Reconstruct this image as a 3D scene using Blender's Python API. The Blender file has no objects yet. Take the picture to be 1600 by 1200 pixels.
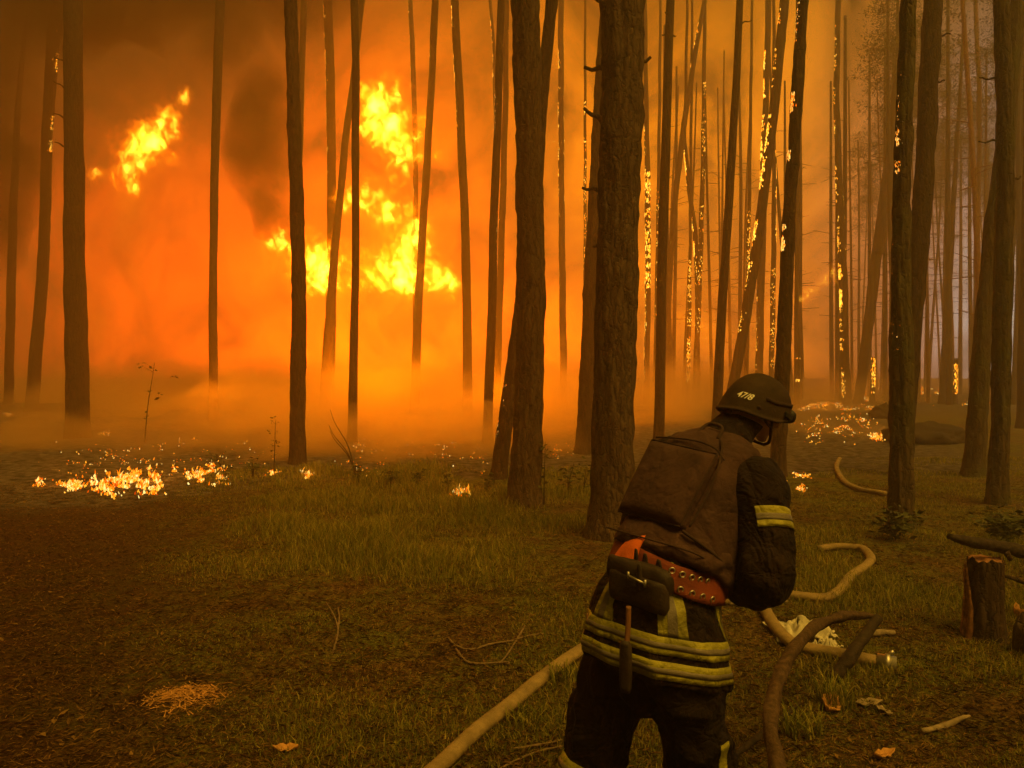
import bpy, bmesh, math, random
import numpy as np
from mathutils import Vector, Matrix, Quaternion, noise as mnoise
from mathutils.bvhtree import BVHTree

random.seed(7); np.random.seed(7)
S = bpy.context.scene
C = S.collection
R = math.radians

# ---------------------------------------------------------------- camera
FPX, CAMZ, HOR = 1200.0, 1.75, 590.0
cam_d = bpy.data.cameras.new('camera'); cam = bpy.data.objects.new('camera', cam_d); C.objects.link(cam)
cam.location = (0, 0, CAMZ); cam.rotation_euler = (R(90), 0, 0)
cam_d.sensor_width = 36; cam_d.lens = 36 * FPX / 1600.0
cam_d.shift_y = (600 - HOR) / 1600.0 * -1
cam_d.clip_start = .05; cam_d.clip_end = 3000
S.camera = cam

def P(px, py, Y):
    """point of the place seen at photograph pixel px, py when it is Y metres ahead"""
    return Vector(((px - 800) / FPX * Y, Y, CAMZ - (py - HOR) / FPX * Y))
def G(px, py, z=0.0):
    """point of the ground seen at pixel px, py"""
    Y = (CAMZ - z) * FPX / (py - HOR)
    return Vector(((px - 800) / FPX * Y, Y, z))

# ---------------------------------------------------------------- render settings
cy = S.cycles
cy.use_denoising = True
try: cy.denoiser = 'OPENIMAGEDENOISE'
except Exception: pass
cy.max_bounces = 6; cy.diffuse_bounces = 2; cy.glossy_bounces = 2; cy.volume_bounces = 2
cy.transmission_bounces = 2; cy.transparent_max_bounces = 12
cy.sample_clamp_indirect = 3; cy.volume_max_steps = 256; cy.volume_step_rate = 4.0
cy.use_adaptive_sampling = True; cy.adaptive_threshold = .03
S.view_settings.view_transform = 'Standard'; S.view_settings.look = 'None'
S.view_settings.exposure = 0.0; S.view_settings.gamma = 1.0
S.view_settings.use_curve_mapping = False

# ---------------------------------------------------------------- node helper
class NT:
    def __init__(s, tree): s.t = tree; s.n = tree.nodes; s.l = tree.links; s.n.clear()
    def new(s, typ, **kw):
        nd = s.n.new(typ)
        for k, v in kw.items():
            if k.startswith('i_'):
                nd.inputs[k[2:].replace('_', ' ')].default_value = v
            else: setattr(nd, k, v)
        return nd
    def link(s, a, b): s.l.new(a, b)
    def val(s, x, inp):
        if isinstance(x, (int, float)): inp.default_value = x
        else: s.link(x, inp)
    def math(s, op, a, b=None, c=None, clamp=False):
        nd = s.n.new('ShaderNodeMath'); nd.operation = op; nd.use_clamp = clamp
        s.val(a, nd.inputs[0])
        if b is not None: s.val(b, nd.inputs[1])
        if c is not None: s.val(c, nd.inputs[2])
        return nd.outputs[0]
    def vmath(s, op, a, b=None, out=0):
        nd = s.n.new('ShaderNodeVectorMath'); nd.operation = op
        for x, i in ((a, 0), (b, 1)):
            if x is None: continue
            if isinstance(x, (tuple, list, Vector)): nd.inputs[i].default_value = x
            else: s.link(x, nd.inputs[i])
        return nd.outputs['Value'] if op in ('DOT_PRODUCT', 'LENGTH', 'DISTANCE') else nd.outputs[0]
    def scale(s, v, f):
        nd = s.n.new('ShaderNodeVectorMath'); nd.operation = 'SCALE'
        if isinstance(v, (tuple, list)): nd.inputs[0].default_value = v
        else: s.link(v, nd.inputs[0])
        s.val(f, nd.inputs['Scale']); return nd.outputs[0]
    def noise(s, vec, scale, detail=4, rough=.55, dist=0.0, color=False):
        nd = s.n.new('ShaderNodeTexNoise'); nd.inputs['Scale'].default_value = scale
        nd.inputs['Detail'].default_value = detail; nd.inputs['Roughness'].default_value = rough
        nd.inputs['Distortion'].default_value = dist
        if vec is not None: s.link(vec, nd.inputs['Vector'])
        return nd.outputs['Color' if color else 'Fac']
    def mapping(s, vec, scale=(1, 1, 1), loc=(0, 0, 0), rot=(0, 0, 0)):
        nd = s.n.new('ShaderNodeMapping'); nd.inputs['Scale'].default_value = scale
        nd.inputs['Location'].default_value = loc; nd.inputs['Rotation'].default_value = rot
        s.link(vec, nd.inputs['Vector']); return nd.outputs[0]
    def ramp(s, fac, stops, interp='LINEAR'):
        nd = s.n.new('ShaderNodeValToRGB'); cr = nd.color_ramp; cr.interpolation = interp
        while len(cr.elements) > 1: cr.elements.remove(cr.elements[-1])
        for k, (p, c) in enumerate(stops):
            e = cr.elements[0] if k == 0 else cr.elements.new(p)
            e.position = p
            e.color = (c, c, c, 1) if isinstance(c, (int, float)) else (*c, 1)
        s.link(fac, nd.inputs[0]); return nd.outputs[0]
    def mix(s, f, a, b, blend='MIX'):
        nd = s.n.new('ShaderNodeMix'); nd.data_type = 'RGBA'; nd.blend_type = blend
        s.val(f, nd.inputs[0])
        for x, i in ((a, 6), (b, 7)):
            if isinstance(x, (tuple, list)): nd.inputs[i].default_value = (*x[:3], 1)
            else: s.link(x, nd.inputs[i])
        return nd.outputs[2]
    def maprange(s, v, a, b, c=0.0, d=1.0, smooth=True):
        nd = s.n.new('ShaderNodeMapRange'); nd.interpolation_type = 'SMOOTHSTEP' if smooth else 'LINEAR'
        s.val(v, nd.inputs[0])
        for i, x in enumerate((a, b, c, d)): nd.inputs[i + 1].default_value = x
        return nd.outputs[0]

# ---------------------------------------------------------------- the smoke filled sky
W = bpy.data.worlds.new('World'); S.world = W; W.use_nodes = True
w = NT(W.node_tree)
wo = w.new('ShaderNodeOutputWorld')
co = w.new('ShaderNodeTexCoord').outputs['Generated']
wn = w.noise(co, 2.2, 5, .55, .6, color=True)
dirv = w.vmath('ADD', co, w.scale(w.vmath('SUBTRACT', wn, (.5, .5, .5)), .10))
dirv = w.vmath('NORMALIZE', dirv)
def pdir(px, py): return Vector(((px - 800) / FPX, 1, -(py - HOR) / FPX)).normalized()
def lobe(px, py, deg, strength, col, vec=None):
    d = pdir(px, py) if not isinstance(px, Vector) else px
    k = 1.0 / (1 - math.cos(R(deg)))
    dt = w.vmath('DOT_PRODUCT', dirv, tuple(d))
    f = w.math('EXPONENT', w.math('MULTIPLY', w.math('SUBTRACT', dt, 1.0), k))
    return w.scale(tuple(x * strength for x in col), f)
SKYMAIN = w.scale((.050, .030, .003), 1.0)                       # dull smoke light from everywhere
acc = SKYMAIN
LOBES = [
    (200, 400, 7.5, 2.1, (1.0, .072, .0)),      # the burning crowns light the smoke
    (470, 470, 9, 1.5, (1.0, .078, .0)),
    (600, 290, 7.5, 1.4, (1.0, .10, .0)),
    (600, 560, 10, 1.5, (1.0, .080, .0)),
    (330, 560, 9, 1.1, (1.0, .080, .0)),
    (690, 650, 9, 5.5, (1.0, .12, .0)),
    (300, 680, 8, .9, (1.0, .12, .0)),
    (760, 380, 20, .50, (1.0, .17, .0)),
    (1020, 330, 13, 1.15, (.86, .235, .0)),
    (1160, 180, 9, .45, (.9, .27, .0)),
    (1180, 560, 9, 1.2, (1.0, .20, .0)),
    (1860, 380, 10.5, .85, (.66, .84, .95)),      # thinner grey smoke on the right
    (1545, 500, 4.0, .95, (.62, .80, .78)),
]
for L in LOBES: acc = w.vmath('ADD', acc, lobe(*L))
# dark smoke column
dk = lobe(150, -60, 15, 1.0, (1.0, 1.0, 1.0))
acc = w.vmath('MULTIPLY', acc, w.vmath('SUBTRACT', (1, 1, 1), dk))
puff = w.ramp(w.noise(w.mapping(co, (3.2, 3.2, 2.6)), 1.9, 7, .62, 1.1), [(.34, .22), (.5, 1.0), (.66, 1.7)])
acc = w.vmath('MULTIPLY', acc, puff)
bgA = w.new('ShaderNodeBackground'); w.link(acc, bgA.inputs['Color']); bgA.inputs['Strength'].default_value = 1.0
skyt = w.new('ShaderNodeTexSky'); skyt.sky_type = 'NISHITA'; skyt.sun_disc = False
skyt.sun_elevation = R(62); skyt.sun_rotation = R(140); skyt.dust_density = 6
bgB = w.new('ShaderNodeBackground'); bgB.inputs['Strength'].default_value = 0.006
w.link(w.vmath('MULTIPLY', skyt.outputs[0], (1.0, .60, .08)), bgB.inputs['Color'])   # seen through brown smoke
ad = w.new('ShaderNodeAddShader'); w.link(bgA.outputs[0], ad.inputs[0]); w.link(bgB.outputs[0], ad.inputs[1])
w.link(ad.outputs[0], wo.inputs['Surface'])
W.cycles.sampling_method = 'MANUAL'; W.cycles.sample_map_resolution = 512

# the sun, only a diffuse glow through the smoke from behind the camera on the right
sd = bpy.data.lights.new('sun', 'SUN'); sd.energy = 4.0; sd.angle = R(35); sd.color = (1, .57, .07)
sun = bpy.data.objects.new('sun', sd); C.objects.link(sun)
sun.rotation_euler = (R(28), 0, R(40))

# ---------------------------------------------------------------- object helpers
def tag(o, label=None, cat=None, group=None, kind=None):
    if label: o['label'] = label
    if cat: o['category'] = cat
    if group: o['group'] = group
    if kind: o['kind'] = kind
    return o
def empty(name, loc=(0, 0, 0), rotz=0.0):
    o = bpy.data.objects.new(name, None); C.objects.link(o); o.location = loc; o.rotation_euler = (0, 0, rotz)
    o.empty_display_size = .1
    return o
def mesh_obj(name, verts, faces, mat, parent=None, smooth=True, origin=None):
    me = bpy.data.meshes.new(name)
    vs = np.array([tuple(v) for v in verts], dtype=np.float64) if not isinstance(verts, np.ndarray) else verts
    if origin is not None: vs = vs - np.array(origin)
    me.from_pydata(vs.tolist(), [], faces)
    if smooth: me.polygons.foreach_set('use_smooth', [True] * len(me.polygons))
    if mat is not None:
        for m_ in (mat if isinstance(mat, (list, tuple)) else [mat]): me.materials.append(m_)
    me.update()
    o = bpy.data.objects.new(name, me); C.objects.link(o)
    if origin is not None: o.location = origin
    if parent is not None:
        o.parent = parent
    return o
def tri_mesh(name, V, F, mat, parent=None, smooth=False):
    """fast mesh from numpy arrays, F is (n,3)"""
    me = bpy.data.meshes.new(name); nv, nf = len(V), len(F)
    me.vertices.add(nv); me.vertices.foreach_set('co', V.astype(np.float32).ravel())
    me.loops.add(nf * 3); me.loops.foreach_set('vertex_index', F.astype(np.int32).ravel())
    me.polygons.add(nf); me.polygons.foreach_set('loop_start', np.arange(0, nf * 3, 3, dtype=np.int32))
    me.polygons.foreach_set('use_smooth', np.full(nf, smooth))
    me.update(calc_edges=True); me.validate()
    me.materials.append(mat)
    o = bpy.data.objects.new(name, me); C.objects.link(o)
    if parent is not None: o.parent = parent
    return o
def tube(path, radii, seg=10, cap=True, flat=None, twist=0.0, wob=0.0, seed=0):
    """rings of vertices swept along a path; returns verts, faces"""
    pts = [Vector(p) for p in path]; n = len(pts); V = []; F = []
    up = Vector((0, 0, 1)); prev = None
    for i, p in enumerate(pts):
        t = (pts[min(i + 1, n - 1)] - pts[max(i - 1, 0)]).normalized()
        if prev is None:
            a = t.cross(up)
            if a.length < .05: a = t.cross(Vector((0, 1, 0)))
            a.normalize()
        else:
            a = prev - t * prev.dot(t); a.normalize()
        prev = a; b = t.cross(a).normalized()
        r = radii[i] if hasattr(radii, '__len__') else radii
        for k in range(seg):
            ang = 2 * math.pi * k / seg + twist * i
            rr = r
            if wob: rr = r * (1 + wob * mnoise.noise(Vector((math.cos(ang) * 1.3 + seed, math.sin(ang) * 1.3, i * .35 + seed))))
            fx = flat if flat else 1.0
            V.append(p + a * math.cos(ang) * rr + b * math.sin(ang) * rr * fx)
    for i in range(n - 1):
        for k in range(seg):
            k2 = (k + 1) % seg
            F.append((i * seg + k, i * seg + k2, (i + 1) * seg + k2, (i + 1) * seg + k))
    if cap:
        V.append(pts[0]); V.append(pts[-1]); c0, c1 = len(V) - 2, len(V) - 1
        for k in range(seg):
            k2 = (k + 1) % seg
            F.append((c0, k2, k)); F.append((c1, (n - 1) * seg + k, (n - 1) * seg + k2))
    return V, F
def spline(ctrl, n):
    """Catmull-Rom through control rows (any number of columns)"""
    c = np.array([tuple(x) for x in ctrl], dtype=float)
    c = np.vstack([2 * c[0] - c[1], c, 2 * c[-1] - c[-2]])
    out = []; m = len(c) - 3
    for q in np.linspace(0, m - 1e-6, n):
        i = int(q); t = q - i; p0, p1, p2, p3 = c[i:i + 4]
        out.append(.5 * ((2 * p1) + (-p0 + p2) * t + (2 * p0 - 5 * p1 + 4 * p2 - p3) * t * t + (-p0 + 3 * p1 - 3 * p2 + p3) * t ** 3))
    return np.array(out)
# ---------------------------------------------------------------- materials
def mat(name, build):
    m = bpy.data.materials.new(name); m.use_nodes = True; t = NT(m.node_tree)
    out = t.new('ShaderNodeOutputMaterial'); build(t, out, m); return m
def princ(t, out, col, rough=.8, bump=None, bstr=.3, bdist=.01, metal=0.0, spec=.3):
    b = t.new('ShaderNodeBsdfPrincipled')
    if isinstance(col, tuple): b.inputs['Base Color'].default_value = (*col, 1)
    else: t.link(col, b.inputs['Base Color'])
    t.val(rough, b.inputs['Roughness']); b.inputs['Metallic'].default_value = metal
    b.inputs['Specular IOR Level'].default_value = spec
    if bump is not None:
        bn = t.new('ShaderNodeBump'); bn.inputs['Strength'].default_value = bstr; bn.inputs['Distance'].default_value = bdist
        t.link(bump, bn.inputs['Height']); t.link(bn.outputs[0], b.inputs['Normal'])
    t.link(b.outputs[0], out.inputs['Surface']); return b

def bark(name, cols, green=0.0):
    def f(t, out, m):
        oc = t.new('ShaderNodeTexCoord').outputs['Object']
        st = t.mapping(oc, (1, 1, .22))
        v = t.new('ShaderNodeTexVoronoi'); v.feature = 'DISTANCE_TO_EDGE'; v.inputs['Scale'].default_value = 16
        t.link(t.vmath('ADD', st, t.scale(t.noise(oc, 6, 4, .6, color=True), .12)), v.inputs['Vector'])
        e = t.ramp(v.outputs['Distance'], [(0, 0.0), (.09, .55), (.35, 1.0)])
        n = t.noise(st, 22, 6, .65); n2 = t.noise(oc, 1.7, 3, .5)
        c = t.mix(e, cols[0], cols[1])
        c = t.mix(t.ramp(n, [(.35, 0.0), (.7, 1.0)]), c, cols[2])
        if green: c = t.mix(t.math('MULTIPLY', t.ramp(n2, [(.45, 0.0), (.62, 1.0)]), green), c, (.075, .075, .03))
        princ(t, out, c, .9, t.math('ADD', e, t.math('MULTIPLY', n, .8)), .8, .018, spec=.15)
    return mat(name, f)
M = {}
M['bark'] = bark('pine_bark', ((.016, .010, .007), (.075, .045, .028), (.11, .07, .045)))
M['bark_char'] = bark('charred_bark', ((.008, .006, .005), (.045, .027, .018), (.07, .042, .027)))
M['bark_green'] = bark('lichen_bark', ((.016, .010, .007), (.07, .045, .028), (.11, .075, .045)), .6)
M['bark_red'] = bark('red_bark', ((.05, .025, .015), (.24, .11, .06), (.30, .16, .09)))
def solid(name, col, rough=.8, spec=.3, nscale=None, namt=.3, bstr=.3, bdist=.004, metal=0.0):
    def f(t, out, m):
        oc = t.new('ShaderNodeTexCoord').outputs['Object']
        if nscale:
            n = t.noise(oc, nscale, 5, .6)
            c = t.mix(t.ramp(n, [(.3, 0.0), (.7, 1.0)]), tuple(x * (1 - namt) for x in col), tuple(min(1, x * (1 + namt)) for x in col))
            princ(t, out, c, rough, n, bstr, bdist, metal, spec)
        else: princ(t, out, col, rough, None, metal=metal, spec=spec)
    return mat(name, f)
def emit(name, stops, strength, nscale=9, sampled=False):
    def f(t, out, m):
        oc = t.new('ShaderNodeTexCoord').outputs['Object']
        g = t.new('ShaderNodeNewGeometry')
        n = t.noise(oc, nscale, 3, .6)
        n = t.math('ADD', t.math('MULTIPLY', n, .7), t.math('MULTIPLY', g.outputs['Random Per Island'], .45))
        e = t.new('ShaderNodeEmission'); t.link(t.ramp(n, stops), e.inputs[0]); e.inputs[1].default_value = strength
        t.link(e.outputs[0], out.inputs['Surface'])
        if not sampled: m.cycles.emission_sampling = 'NONE'
    return mat(name, f)
M['ember'] = emit('ember', [(.3, (.8, .09, .0)), (.5, (1, .26, .01)), (.8, (1, .60, .12))], 1.9)
M['ember_far'] = emit('ember_far', [(.3, (1, .14, .0)), (.5, (1, .32, .01)), (.8, (1, .55, .06))], 3.6, 3)
M['flame'] = emit('flame_tongue', [(.30, (.45, .03, .0)), (.48, (1, .17, .0)), (.66, (1, .42, .02)), (.88, (1, .85, .30))], 1.7, 4)

# ---------------------------------------------------------------- ground height and zones
def gh(x, y):
    """ground height"""
    h = .05 * mnoise.noise(Vector((x * .35, y * .35, 3.1))) + .022 * mnoise.noise(Vector((x * 1.7, y * 1.7, 9.1)))
    h += .25 * mnoise.noise(Vector((x * .05, y * .05, 1.7))) * min(1.0, max(0.0, (y - 16) / 20))
    return h
# ---------------------------------------------------------------- ground: one sheet out to the horizon
def build_ground():
    xs = []
    def grid(x0, x1, y0, y1, step): pass
    # graded rows: dense near, coarse far
    ys = [-30, -15, -8, -4, -2]; y = -1.0
    while y < 20: ys.append(y); y += .10 if y < 12 else .2
    while y < 600: ys.append(y); y *= 1.05
    ys.append(1500)
    V = []; cols = 170
    for y in ys:
        half = max(14, abs(y) * 1.25 + 6) if y < 600 else 1800
        for i in range(cols):
            u = (i / (cols - 1) * 2 - 1); x = half * (abs(u) ** 1.5) * (1 if u > 0 else -1)
            h = gh(x, y)
            if 1 < y < 16: h += .012 * mnoise.noise(Vector((x * 6, y * 6, 0))) + .008 * mnoise.noise(Vector((x * 15, y * 15, 5)))
            V.append((x, y, h))
    F = []
    for j in range(len(ys) - 1):
        for i in range(cols - 1):
            a = j * cols + i; F.append((a, a + 1, a + cols + 1, a + cols))
    def gm(t, out, m):
        oc = t.new('ShaderNodeTexCoord').outputs['Object']
        sp = t.new('ShaderNodeSeparateXYZ'); t.link(oc, sp.inputs[0])
        n1 = t.noise(oc, .5, 4, .6); n2 = t.noise(oc, 5, 6, .65); n3 = t.noise(t.mapping(oc, (1, 1.6, 1)), 38, 5, .7); n4 = t.noise(oc, 1.6, 5, .6)
        litter = t.mix(t.ramp(n3, [(.36, 0.0), (.62, 1.0)]), (.016, .010, .005), (.19, .105, .04))
        grass = t.mix(t.ramp(n3, [(.35, 0.0), (.65, 1.0)]), (.025, .028, .006), (.17, .16, .03))
        c = t.mix(t.ramp(t.math('ADD', t.math('MULTIPLY', n4, .5), t.math('MULTIPLY', n1, .5)), [(.42, 0.0), (.56, 1.0)]), litter, grass)
        c = t.mix(t.ramp(n2, [(.46, 0.0), (.62, .8)]), c, (.022, .013, .007))
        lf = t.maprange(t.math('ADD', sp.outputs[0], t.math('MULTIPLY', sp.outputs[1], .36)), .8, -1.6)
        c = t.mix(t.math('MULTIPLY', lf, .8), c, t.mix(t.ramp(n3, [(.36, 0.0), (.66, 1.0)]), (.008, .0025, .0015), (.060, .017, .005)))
        ash = t.mix(t.ramp(n2, [(.4, 0.0), (.66, 1.0)]), (.012, .010, .009), (.16, .13, .115))
        yy = t.math('ADD', sp.outputs[1], t.math('MULTIPLY', n1, 3.5))
        xx = t.math('ADD', sp.outputs[0], t.math('MULTIPLY', n4, 2.0))
        edge = t.maprange(sp.outputs[0], -6.0, -2.5, 3.6, 0.0)
        left = t.maprange(t.math('ADD', yy, edge), 15.0, 16.2)
        rt = t.maprange(t.math('SUBTRACT', xx, t.math('MULTIPLY', yy, .34)), 4.0, 6.5, 1.0, .0)
        rt2 = t.maprange(yy, 34, 46)
        burnt = t.math('MULTIPLY', left, t.math('MAXIMUM', rt, rt2))
        c = t.mix(burnt, c, ash)
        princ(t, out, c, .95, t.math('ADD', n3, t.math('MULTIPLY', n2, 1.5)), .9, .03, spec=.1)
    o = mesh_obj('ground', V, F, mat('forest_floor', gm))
    tag(o, kind='structure')
    return o
ground = build_ground()
# ---------------------------------------------------------------- pine trees
TREES = []
def ember_cells(surf, cells, name, m, parent):
    """glowing bark chips: surf(t, ang) -> (point, normal, radius)"""
    V = []; F = []
    for (z, ang, sz, asp) in cells:
        p, nrm, r = surf(z, ang)
        if p is None: continue
        up = Vector((0, 0, 1)); sd_ = nrm.cross(up).normalized()
        k = 6; c = p + nrm * (sz * .22); b = len(V)
        V.append(c)
        ph = random.random() * 6.28
        for q in range(k):
            a = ph + 6.283 * q / k; rr = sz * random.uniform(.55, 1.15)
            V.append(p - nrm * sz * .1 + sd_ * math.cos(a) * rr + up * math.sin(a) * rr * asp)
        for q in range(k): F.append((b, b + 1 + q, b + 1 + (q + 1) % k))
    if not V: return None
    o = mesh_obj(name, V, F, m, parent, smooth=False); tag(o, kind='stuff'); return o

def make_tree(label, pts, by, mname='bark', embers=(), stubs=(), group=None, ztop=None, Ydepth=None, rough=1.0, twigs=0, zmin=-.15):
    """pts: (px, py, width px) rows from the top of the frame to the foot; by: pixel row of the foot on the ground"""
    Y = Ydepth or min(52, (CAMZ - 0) * FPX / (by - HOR))
    rows = []
    for (px, py, wd) in pts:
        p = P(px, py, Y); rows.append([p.x, p.z, wd / FPX * Y / 2])
    rows.sort(key=lambda r: r[1])
    x0, z0, r0 = rows[0]; x1, z1, r1 = rows[1]
    if z0 > .05:
        sl = (x1 - x0) / (z1 - z0); rows.insert(0, [x0 - sl * z0, 0.0, r0 * 1.06]); z0 = 0
    rows[0][1] = min(rows[0][1], 0)
    base_x = rows[0][0]
    xa, za, ra = rows[-2]; xb, zb, rb = rows[-1]
    ztop = ztop or min(30, max(zb + 2.5, 14, CAMZ + 600 / FPX * Y + 2))
    if ztop > zb + .5:
        sl = (xb - xa) / (zb - za) * .7
        rows.append([xb + sl * (ztop - zb), ztop, rb * .72])
    rows.insert(0, [rows[0][0], zmin, rows[0][2] * 1.02])
    zs = [r[1] for r in rows]
    near = Y < 18
    step = .09 if Y < 12 else (.16 if near else .5)
    dense_top = CAMZ + 600 / FPX * Y + .8
    zz = []; z = zmin
    while z < ztop: zz.append(z); z += step if z < dense_top else 1.5
    zz.append(ztop)
    ly = random.uniform(-.02, .02)
    sd_ = random.uniform(0, 100)
    def centre(z):
        x = float(np.interp(z, zs, [r[0] for r in rows])); r = float(np.interp(z, zs, [r[2] for r in rows]))
        x += .006 * math.sin(z * 1.3 + sd_) * (Y / 20); return x, Y + ly * z, r
    seg = 44 if Y < 12 else (26 if near else 14)
    V = []; F = []
    for z in zz:
        x, y, r = centre(z)
        fl = 1 + .22 * math.exp(-max(z, 0) / .18)
        for k in range(seg):
            a = 6.28318 * k / seg; ca, sa = math.cos(a), math.sin(a)
            rr = r * fl
            if near:
                d = mnoise.noise(Vector((ca * 3.4 + sd_, sa * 3.4, z * 1.5)))
                d2 = mnoise.noise(Vector((ca * 8.5 + sd_, sa * 8.5, z * 5.5)))
                d3 = mnoise.noise(Vector((ca * 1.2 + sd_, sa * 1.2, z * 4.0)))
                rr += rough * (.030 * d + .022 * d2 + .015 * d3) * min(1, r / .2 + .15)
            else: rr *= 1 + .10 * rough * mnoise.noise(Vector((ca + sd_, sa, z * 1.6))) + .05 * rough * mnoise.noise(Vector((ca * 3 + sd_, sa * 3, z * 6)))
            V.append((x + ca * rr - base_x, y + sa * rr - Y, z))
    n = len(zz)
    for i in range(n - 1):
        for k in range(seg):
            k2 = (k + 1) % seg; F.append((i * seg + k, i * seg + k2, (i + 1) * seg + k2, (i + 1) * seg + k))
    F.append(tuple((n - 1) * seg + k for k in range(seg)))
    root = empty('pine_tree', (base_x, Y, 0)); tag(root, label, 'tree', group)
    mesh_obj('trunk', V, F, M[mname], root)
    def surf(z, ang):
        x, y, r = centre(z); nr = Vector((math.cos(ang), math.sin(ang), 0))
        return Vector((x - base_x, y - Y, z)) + nr * r * 1.04, nr, r
    def zpix(py): return CAMZ - (py - HOR) / FPX * Y
    cells = []
    for (pya, pyb, side, dens, sz) in embers:          # side -1 left edge, 1 right edge, 0 front
        za, zb2 = sorted((zpix(pya), zpix(pyb))); L = zb2 - za
        cnt = int(2.6 * dens * (pyb - pya))
        for _ in range(cnt):
            z = za + L * random.random()
            if mnoise.noise(Vector((z * 1.1 + sd_, 4.2, side))) + .6 * mnoise.noise(Vector((z * 6 + sd_, 1.2, side))) < -.02: continue
            a = {-1: math.pi + .25, 1: -.25, 0: -math.pi / 2}[side] + random.gauss(0, .28 if side else .7)
            cells.append((z, a, sz * Y / FPX * random.uniform(.14, .46), random.uniform(1.4, 4.0)))
    if cells: ember_cells(surf, cells, 'glowing_bark', M['ember_far'] if Y > 25 else M['ember'], root)
    for (py, side, ln, rise, rad) in stubs:             # broken branches, length in px
        z = zpix(py); x, y, r = centre(z); L = ln / FPX * Y
        a = math.pi + random.uniform(-.3, .6) if side < 0 else random.uniform(-.6, .3)
        dv = Vector((math.cos(a), math.sin(a), 0)); p0 = Vector((x - base_x, y - Y, z)) + dv * r * .7
        pts_ = []; rd = []
        for q in range(7):
            u = q / 6
            pts_.append(p0 + dv * (L + r * .3) * u + Vector((0, 0, 1)) * (rise * (L + r * .3) * u * (1.25 - .25 * u)) + Vector((0, 0, .015 * math.sin(u * 9 + z))))
            rd.append(rad * 1.25 / FPX * Y * (1 - .5 * u) * (1.5 if q == 0 else 1))
        v, f = tube(pts_, rd, 8, wob=.3, seed=z)
        mesh_obj('broken_branch', v, f, M[mname], root)
    for _ in range(twigs):                              # thin dead twigs
        z = random.uniform(1.5, dense_top); x, y, r = centre(z); a = random.uniform(-.6, .6) + random.choice((0, math.pi))
        dv = Vector((math.cos(a), math.sin(a), random.uniform(-.35, .25))); L = random.uniform(.25, .9) * max(1, Y / 25)
        p0 = Vector((x - base_x, y - Y, z))
        pts_ = [p0 + dv * L * u + Vector((0, 0, random.uniform(-.04, .04) * L)) * u for u in (0, .35, .7, 1)]
        v, f = tube(pts_, [.018 * Y / 25, .013 * Y / 25, .009 * Y / 25, .004], 5)
        mesh_obj('dead_twig', v, f, M[mname], root)
    TREES.append((base_x, Y)); return root

T = make_tree
# --- the two big trunks in the middle and the near ones on the right
T('thickest pine trunk with rough bark and broken branch stubs, just left of the firefighter',
  [(972, 0, 66), (970, 200, 63), (963, 400, 61), (960, 600, 61), (957, 760, 63), (955, 838, 74)], 838,
  stubs=[(22, -1, 27, .75, 4), (108, -1, 27, .12, 4), (104, 1, 12, .4, 3.5), (198, -1, 27, .7, 4), (300, -1, 27, .25, 3.5), (388, -1, 8, .2, 3)], rough=1.15)
T('second thickest dark pine trunk, straight, with a thinner leaning trunk crossing behind it',
  [(820, 0, 43), (826, 200, 41), (830, 400, 42), (827, 600, 43), (819, 780, 50)], 786)
T('leaning dark pine crossing behind the second thickest trunk, glowing spots at its foot',
  [(862, 0, 18), (848, 150, 19), (832, 330, 22), (812, 500, 22), (796, 620, 23), (779, 742, 24)], 747, 'bark_char',
  embers=[(600, 735, -1, .35, 2.0)])
T('dark rough trunk with burning spots right of the helmet, leaning trunk behind',
  [(1418, 0, 21), (1412, 200, 23), (1408, 330, 25), (1407, 450, 27), (1409, 600, 33), (1407, 815, 37)], 832, 'bark_green',
  embers=[(205, 235, -1, .7, 2.4), (250, 272, -1, .6, 2.2), (60, 560, -1, .06, 1.3)], rough=1.3)
T('leaning dark trunk that crosses behind the rough trunk right of the helmet',
  [(1466, 0, 28), (1454, 200, 28), (1438, 400, 28), (1424, 560, 27), (1411, 700, 28)], 742, 'bark_char', stubs=[(52, 1, 14, .2, 1.6), (126, 1, 8, .1, 1.5)])
T('dark upright trunk at right whose foot stands above the cut stump',
  [(1558, 0, 21), (1564, 150, 23), (1567, 300, 24), (1564, 450, 26), (1562, 650, 26), (1558, 785, 29)], 787, 'bark_green',
  stubs=[(126, -1, 24, .1, 1.6), (221, -1, 26, -.05, 1.6), (286, 1, 8, .5, 2)])
T('leaning trunk left of the upright trunk above the stump, merging with it overhead',
  [(1590, 0, 17), (1574, 180, 19), (1550, 350, 21), (1540, 470, 24), (1529, 620, 28), (1520, 742, 31)], 744, 'bark_green')
T('thin leaning trunk near the top right corner of the view',
  [(1604, 0, 10), (1592, 110, 9), (1582, 250, 9), (1571, 400, 10), (1560, 640, 12)], 690, 'bark_green')
T('trunk at the right border of the view, cut by the frame',
  [(1602, 0, 14), (1601, 300, 14), (1599, 500, 16), (1598, 660, 18)], 668, 'bark_char')
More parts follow.
